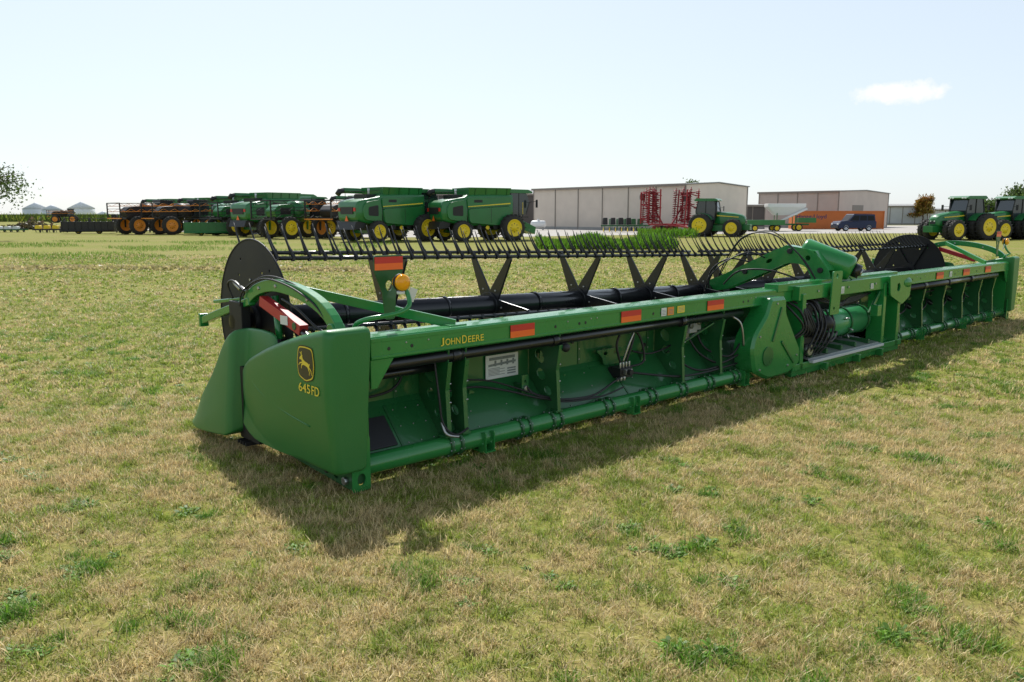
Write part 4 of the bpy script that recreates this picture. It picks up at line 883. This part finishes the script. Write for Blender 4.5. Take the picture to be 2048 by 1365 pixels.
tree('green broadleaf tree behind the tractors',(90.0,140,0),8.5,4.2,LEAF,6500,4,.42)
tree('low green tree beside the warehouse',(112,190,0),5.5,4,LEAF,3000,8,.5)
tree('small tree turning orange beyond the lot',(80.5,158,0),5.2,2.4,LEAFO,3000,5,.4)
tree('green tree rising behind the beige shed',(27.5,122,0),7.4,2.2,LEAF,2500,6,.35)
P=[]
for r_ in range(10):
    y0=225+r_*3
    for k in range(1500): x=rng.uniform(-330,-60); P.append((x,y0+rng.uniform(-.8,.8)+(x+200)*.02,rng.uniform(0,1.3)))
o=leafobj('corn_field',P,1.3,CORN,up=1); o['kind']='stuff'; o['label']='tall yellowing corn crop along the field edge'; o['category']='crop'
m=MB(); m.b2((-330,229,0),(-60,300,2.1),CORN); o=m.obj('corn_field_mass'); o['kind']='stuff'; o['label']='dense mass of standing corn plants beyond edge'; o['category']='crop'
P=[(rng.normal()*1.8-65.6,rng.normal()*1.0+110,abs(rng.normal())*.45) for _ in range(1600)]
P=[(p[0],p[1],p[2]*max(.2,1-abs(p[0]+65.6)/4)) for p in P]
o=leafobj('brush_pile',P,.5,SCRUB); o['label']='heap of dry brown brush on the grass'; o['category']='brush pile'
P=[]
for _ in range(9000):
    x=rng.uniform(1.5,9.5); y=rng.normal()*1.0+47.5
    if abs(y-47.5)<2.2: P.append((x,y,rng.uniform(0,.55)*(.6+.4*math.sin(x*1.7))))
o=leafobj('tall_weeds',P,.42,WEED,up=1); o['kind']='stuff'; o['label']='clump of tall green weeds in the lawn'; o['category']='weeds'
P=[(rng.uniform(11,16),rng.normal()*.8+70,rng.uniform(0,.4)) for _ in range(1500)]
o=leafobj('tall_weeds',P,.5,WEED,up=1); o['kind']='stuff'; o['label']='tall green weeds at the gravel edge'; o['category']='weeds'
P=[]
for k in range(9000):
    x=rng.uniform(-26,-4); P.append((x,28.5+rng.normal()*.28+.5*math.sin(x*.3),abs(rng.normal())*.05))
o=leafobj('straw_windrow',P,.12,STRAW); o['kind']='stuff'; o['label']='thin line of cut dry grass on lawn'; o['category']='cut grass'
P=[(rng.uniform(-42,-8),rng.uniform(33,60),0) for _ in range(26000)]
P=[p for p in P if math.sin(p[0]*.55)+math.sin(p[1]*.7+p[0]*.3)>.1]
o=leafobj('meadow_growth',P,.14,WEED,up=1); o['kind']='stuff'; o['label']='strip of longer green meadow growth in lawn'; o['category']='grass'

# ================================================================= GROUND
m=MB(); m.add([(-1500,-200,0),(1500,-200,0),(1500,3000,0),(-1500,3000,0)],[(0,1,2,3)],ground_mat()); struct(m.obj('ground',recalc=False))
GRAV=mat('gravel',(.42,.39,.35),.9,0,.25,.5,.5,30)
m=MB(); m.add([(x,y,.006) for x,y in [(-38,92),(-26,82),(-12,70),(0,72),(10,78),(24,84),(40,86),(70,84),(95,92),(100,150),(-20,150),(-60,120)]],[tuple(range(12))],GRAV); struct(m.obj('gravel_lot',recalc=False))

def patch(name,n,size,h,w,mt,seed,spread=None):
    r=np.random.default_rng(seed)
    nc=max(3,int(n/22)); cc=r.uniform(-size/2,size/2,(nc,2)); ch=r.uniform(.6,1.9,nc); ci=r.integers(0,nc,n)
    inc=(r.uniform(size=(n,1))<.6)
    p=np.where(inc, cc[ci]+r.normal(size=(n,2))*.020, r.uniform(-size/2,size/2,(n,2)))
    if spread: p=r.normal(size=(n,2))*spread
    ang=r.uniform(0,6.283,n); d=np.stack([np.cos(ang),np.sin(ang),np.zeros(n)],1); sd=np.stack([-np.sin(ang),np.cos(ang),np.zeros(n)],1)
    H=h*r.uniform(.45,1.25,n)[:,None]*np.where(inc,ch[ci][:,None],.75); lean=r.uniform(.15,1.5,n)[:,None]*H
    flat=(r.uniform(size=n)<.25)[:,None]; lean=np.where(flat,H*1.6,lean); H=np.where(flat,H*.28,H)
    W=w*r.uniform(.6,1.4,n)[:,None]
    b=np.concatenate([p,np.full((n,1),-.004)],1)
    mid=b+d*lean*.35+np.array([0,0,1])*H*.6; tip=b+d*lean+np.array([0,0,1])*H
    V=np.stack([b-sd*W*.5,b+sd*W*.5,mid+sd*W*.42,mid-sd*W*.42,tip],1).reshape(-1,3)
    F=[]
    for i in range(n): o=5*i; F.append((o,o+1,o+2,o+3)); F.append((o+3,o+2,o+4))
    me=bpy.data.meshes.new(name); me.from_pydata(V.tolist(),[],F); me.materials.append(mt)
    rb=r.uniform(size=(n,3)); crb=r.uniform(size=nc)
    rb[:,0]=np.where(inc[:,0],.55*crb[ci]+.45*rb[:,0],rb[:,0])
    rv=np.repeat(rb,5,axis=0).astype(np.float32)
    at=me.attributes.new('rnd','FLOAT_VECTOR','POINT'); at.data.foreach_set('vector',rv.ravel())
    return bpy.data.objects.new(name,me)
def rosette(name,nl,size,seed):
    r=random.Random(seed); vs=[];fs=[];rv=[]
    for k in range(nl):
        a=r.uniform(0,6.28); l=size*r.uniform(.5,1); w=l*r.uniform(.10,.18); e=r.uniform(.15,.9); bx,by=r.gauss(0,.03),r.gauss(0,.03)
        d=(math.cos(a),math.sin(a)); s=(-d[1],d[0]); o=len(vs); q=(r.random(),r.random(),0)
        for t,ww,z in ((0,.2,0),(.4,1,e*.45),(.75,.9,e*.6),(1,.05,e*.5)):
            for sg in (-1,1): vs.append((bx+d[0]*l*t+s[0]*sg*w*ww/1,by+d[1]*l*t+s[1]*sg*w*ww,l*z)); rv.append(q)
        for j in range(3): fs.append((o+2*j,o+2*j+1,o+2*j+3,o+2*j+2))
    me=bpy.data.meshes.new(name); me.from_pydata(vs,[],fs); me.materials.append(WEED)
    at=me.attributes.new('rnd','FLOAT_VECTOR','POINT'); at.data.foreach_set('vector',np.array(rv,dtype=np.float32).ravel()); return bpy.data.objects.new(name,me)
def coll(name,objs):
    c=bpy.data.collections.new(name)
    for o in objs: c.objects.link(o)
    return c
def scatter(name,label,cat,pts,c,nvar,smin,smax):
    me=bpy.data.meshes.new(name); me.from_pydata(pts,[],[]); n=len(pts)
    a=me.attributes.new('rz','FLOAT','POINT'); a.data.foreach_set('value',(rng.uniform(0,6.283,n)).astype(np.float32))
    a=me.attributes.new('sc','FLOAT','POINT'); a.data.foreach_set('value',rng.uniform(smin,smax,n).astype(np.float32))
    a=me.attributes.new('ix','INT','POINT'); a.data.foreach_set('value',rng.integers(0,nvar,n).astype(np.int32))
    o=bpy.data.objects.new(name,me); COL.objects.link(o); o['kind']='stuff'; o['label']=label; o['category']=cat
    g=bpy.data.node_groups.new(name+'_nodes','GeometryNodeTree'); g.interface.new_socket('Geometry',in_out='INPUT',socket_type='NodeSocketGeometry'); g.interface.new_socket('Geometry',in_out='OUTPUT',socket_type='NodeSocketGeometry')
    N=g.nodes;L=g.links; gi=N.new('NodeGroupInput'); go=N.new('NodeGroupOutput'); ip=N.new('GeometryNodeInstanceOnPoints'); ci=N.new('GeometryNodeCollectionInfo')
    ci.inputs['Collection'].default_value=c; ci.inputs['Separate Children'].default_value=True; ci.inputs['Reset Children'].default_value=True
    ip.inputs['Pick Instance'].default_value=True
    def na(nm,t):
        q=N.new('GeometryNodeInputNamedAttribute'); q.data_type=t; q.inputs['Name'].default_value=nm; return [s for s in q.outputs if s.enabled and s.name=='Attribute'][0]
    cx=N.new('ShaderNodeCombineXYZ'); L.new(na('rz','FLOAT'),cx.inputs[2]); L.new(cx.outputs[0],ip.inputs['Rotation']); L.new(na('sc','FLOAT'),ip.inputs['Scale']); L.new(na('ix','INT'),ip.inputs['Instance Index'])
    L.new(gi.outputs[0],ip.inputs['Points']); L.new(ci.outputs[0],ip.inputs['Instance']); L.new(ip.outputs[0],go.inputs[0])
    md=o.modifiers.new('scatter','NODES'); md.node_group=g; return o
near=coll('near_patches',[patch('grass_tuft',8500,1.25,.036,.0042,BLADE,s) for s in range(6)])
mid=coll('mid_patches',[patch('grass_tuft_mid',4000,1.6,.040,.009,BLADE,20+s) for s in range(4)])
far=coll('far_patches',[patch('grass_tuft_far',2400,2.6,.045,.018,BLADE,40+s) for s in range(3)])
def area(y0,y1,step,k,x0):
    P=[]; y=y0
    while y<y1:
        hw=k*y+x0; x=-hw
        while x<hw: P.append((x+random.uniform(-.25,.25)*step,y+random.uniform(-.25,.25)*step,0)); x+=step
        y+=step
    return P
scatter('lawn_grass','short mown grass mixed with dry straw','grass',area(1.0,8.5,.85,.75,1.6),near,6,.85,1.15)
scatter('lawn_grass','short mown grass mixed with dry straw','grass',area(8.7,18,1.2,.72,1.0),mid,4,.9,1.2)
scatter('lawn_grass','short mown grass mixed with dry straw','grass',area(18.3,40,2.0,.70,1.0),far,3,.9,1.2)
wc=coll('weed_variants',[rosette('weed_rosette',22+6*s,.06+.008*s,s) for s in range(3)]+[patch('weed_tuft',170,1,.055,.005,WEED,60+s,spread=.05) for s in range(3)])
P=[]
for k in range(420):
    y=random.uniform(1.6,14); x=random.uniform(-.75*y-1,.75*y+1)
    for q in range(random.choice((1,1,2,3,5,8))): P.append((x+random.gauss(0,.09),y+random.gauss(0,.07),0))
scatter('lawn_weeds','small bright green tufts and weeds in the lawn','weeds',P,wc,6,.4,1.0)

# ================================================================= LIGHT, SKY, CAMERA
sh=Vector((.22,-.84,-1.0)).normalized()
el=math.asin(-sh.z); 
sun=bpy.data.lights.new('sun','SUN'); sun.energy=5.0; sun.angle=R(.5); sun.color=(1,.97,.92)
so=bpy.data.objects.new('sun',sun); COL.objects.link(so); so.rotation_euler=sh.to_track_quat('-Z','Y').to_euler(); so.location=(0,0,30)
w=bpy.data.worlds.new('World'); scene.world=w; w.use_nodes=True; nt=w.node_tree; N=nt.nodes; Lk=nt.links
bg=N['Background']; sky=N.new('ShaderNodeTexSky'); sky.sky_type='NISHITA'; sky.sun_disc=False; sky.sun_elevation=el
to=-sh; sky.sun_rotation=math.atan2(to.x,to.y); sky.air_density=1.0; sky.dust_density=.8; sky.ozone_density=1.5; sky.altitude=100
bg.inputs[1].default_value=.15
hsn=N.new('ShaderNodeHueSaturation'); hsn.inputs['Saturation'].default_value=.70; Lk.new(sky.outputs[0],hsn.inputs['Color'])
tc=N.new('ShaderNodeTexCoord'); sz=N.new('ShaderNodeSeparateXYZ'); Lk.new(tc.outputs['Generated'],sz.inputs[0])
hf=N.new('ShaderNodeMapRange'); hf.inputs[1].default_value=.30; hf.inputs[2].default_value=.85; hf.inputs[3].default_value=.62; hf.inputs[4].default_value=.08; Lk.new(sz.outputs[2],hf.inputs[0])
vf=N.new('ShaderNodeMapRange'); vf.inputs[1].default_value=.35; vf.inputs[2].default_value=.8; vf.inputs[3].default_value=1.0; vf.inputs[4].default_value=.7; Lk.new(sz.outputs[2],vf.inputs[0]); Lk.new(vf.outputs[0],hsn.inputs['Value'])
hz=N.new('ShaderNodeMix'); hz.data_type='RGBA'; Lk.new(hf.outputs[0],hz.inputs[0]); Lk.new(hsn.outputs[0],hz.inputs[6]); hz.inputs[7].default_value=(5.1,5.8,6.4,1)
cd=Vector((.4216,.898,.1316)).normalized(); e1=Vector((0,0,1)).cross(cd).normalized()*-1; e2=Vector((0,0,1))
sub=N.new('ShaderNodeVectorMath'); sub.operation='SUBTRACT'; Lk.new(tc.outputs['Generated'],sub.inputs[0]); sub.inputs[1].default_value=cd
def dot(v,k):
    q=N.new('ShaderNodeVectorMath'); q.operation='DOT_PRODUCT'; Lk.new(sub.outputs[0],q.inputs[0]); q.inputs[1].default_value=tuple(v*k); return q.outputs['Value']
cxy=N.new('ShaderNodeCombineXYZ'); Lk.new(dot(e1,1/.042),cxy.inputs[0]); Lk.new(dot(e2,1/.0095),cxy.inputs[1])
ln=N.new('ShaderNodeVectorMath'); ln.operation='LENGTH'; Lk.new(cxy.outputs[0],ln.inputs[0])
cn=N.new('ShaderNodeTexNoise'); cn.inputs['Scale'].default_value=42; cn.inputs['Detail'].default_value=8; cn.inputs['Roughness'].default_value=.62; Lk.new(tc.outputs['Generated'],cn.inputs['Vector'])
ad=N.new('ShaderNodeMath'); ad.operation='MULTIPLY_ADD'; Lk.new(cn.outputs['Fac'],ad.inputs[0]); ad.inputs[1].default_value=-2.8; Lk.new(ln.outputs['Value'],ad.inputs[2])
mr=N.new('ShaderNodeMapRange'); mr.inputs[1].default_value=-.10; mr.inputs[2].default_value=-.75; mr.inputs[3].default_value=0; mr.inputs[4].default_value=.85; Lk.new(ad.outputs[0],mr.inputs[0])
mx=N.new('ShaderNodeMix'); mx.data_type='RGBA'; Lk.new(mr.outputs[0],mx.inputs[0]); Lk.new(hz.outputs[2],mx.inputs[6]); mx.inputs[7].default_value=(7.0,7.0,7.2,1)
Lk.new(mx.outputs[2],bg.inputs[0])
cam=bpy.data.cameras.new('camera'); cam.lens=28; cam.sensor_width=36; cam.clip_end=6000; cam.clip_start=.05
co=bpy.data.objects.new('camera',cam); COL.objects.link(co); co.location=(0,0,1.95); co.rotation_euler=(R(81),0,0); scene.camera=co
scene.view_settings.view_transform='Standard'; scene.view_settings.look='None'; scene.view_settings.exposure=0
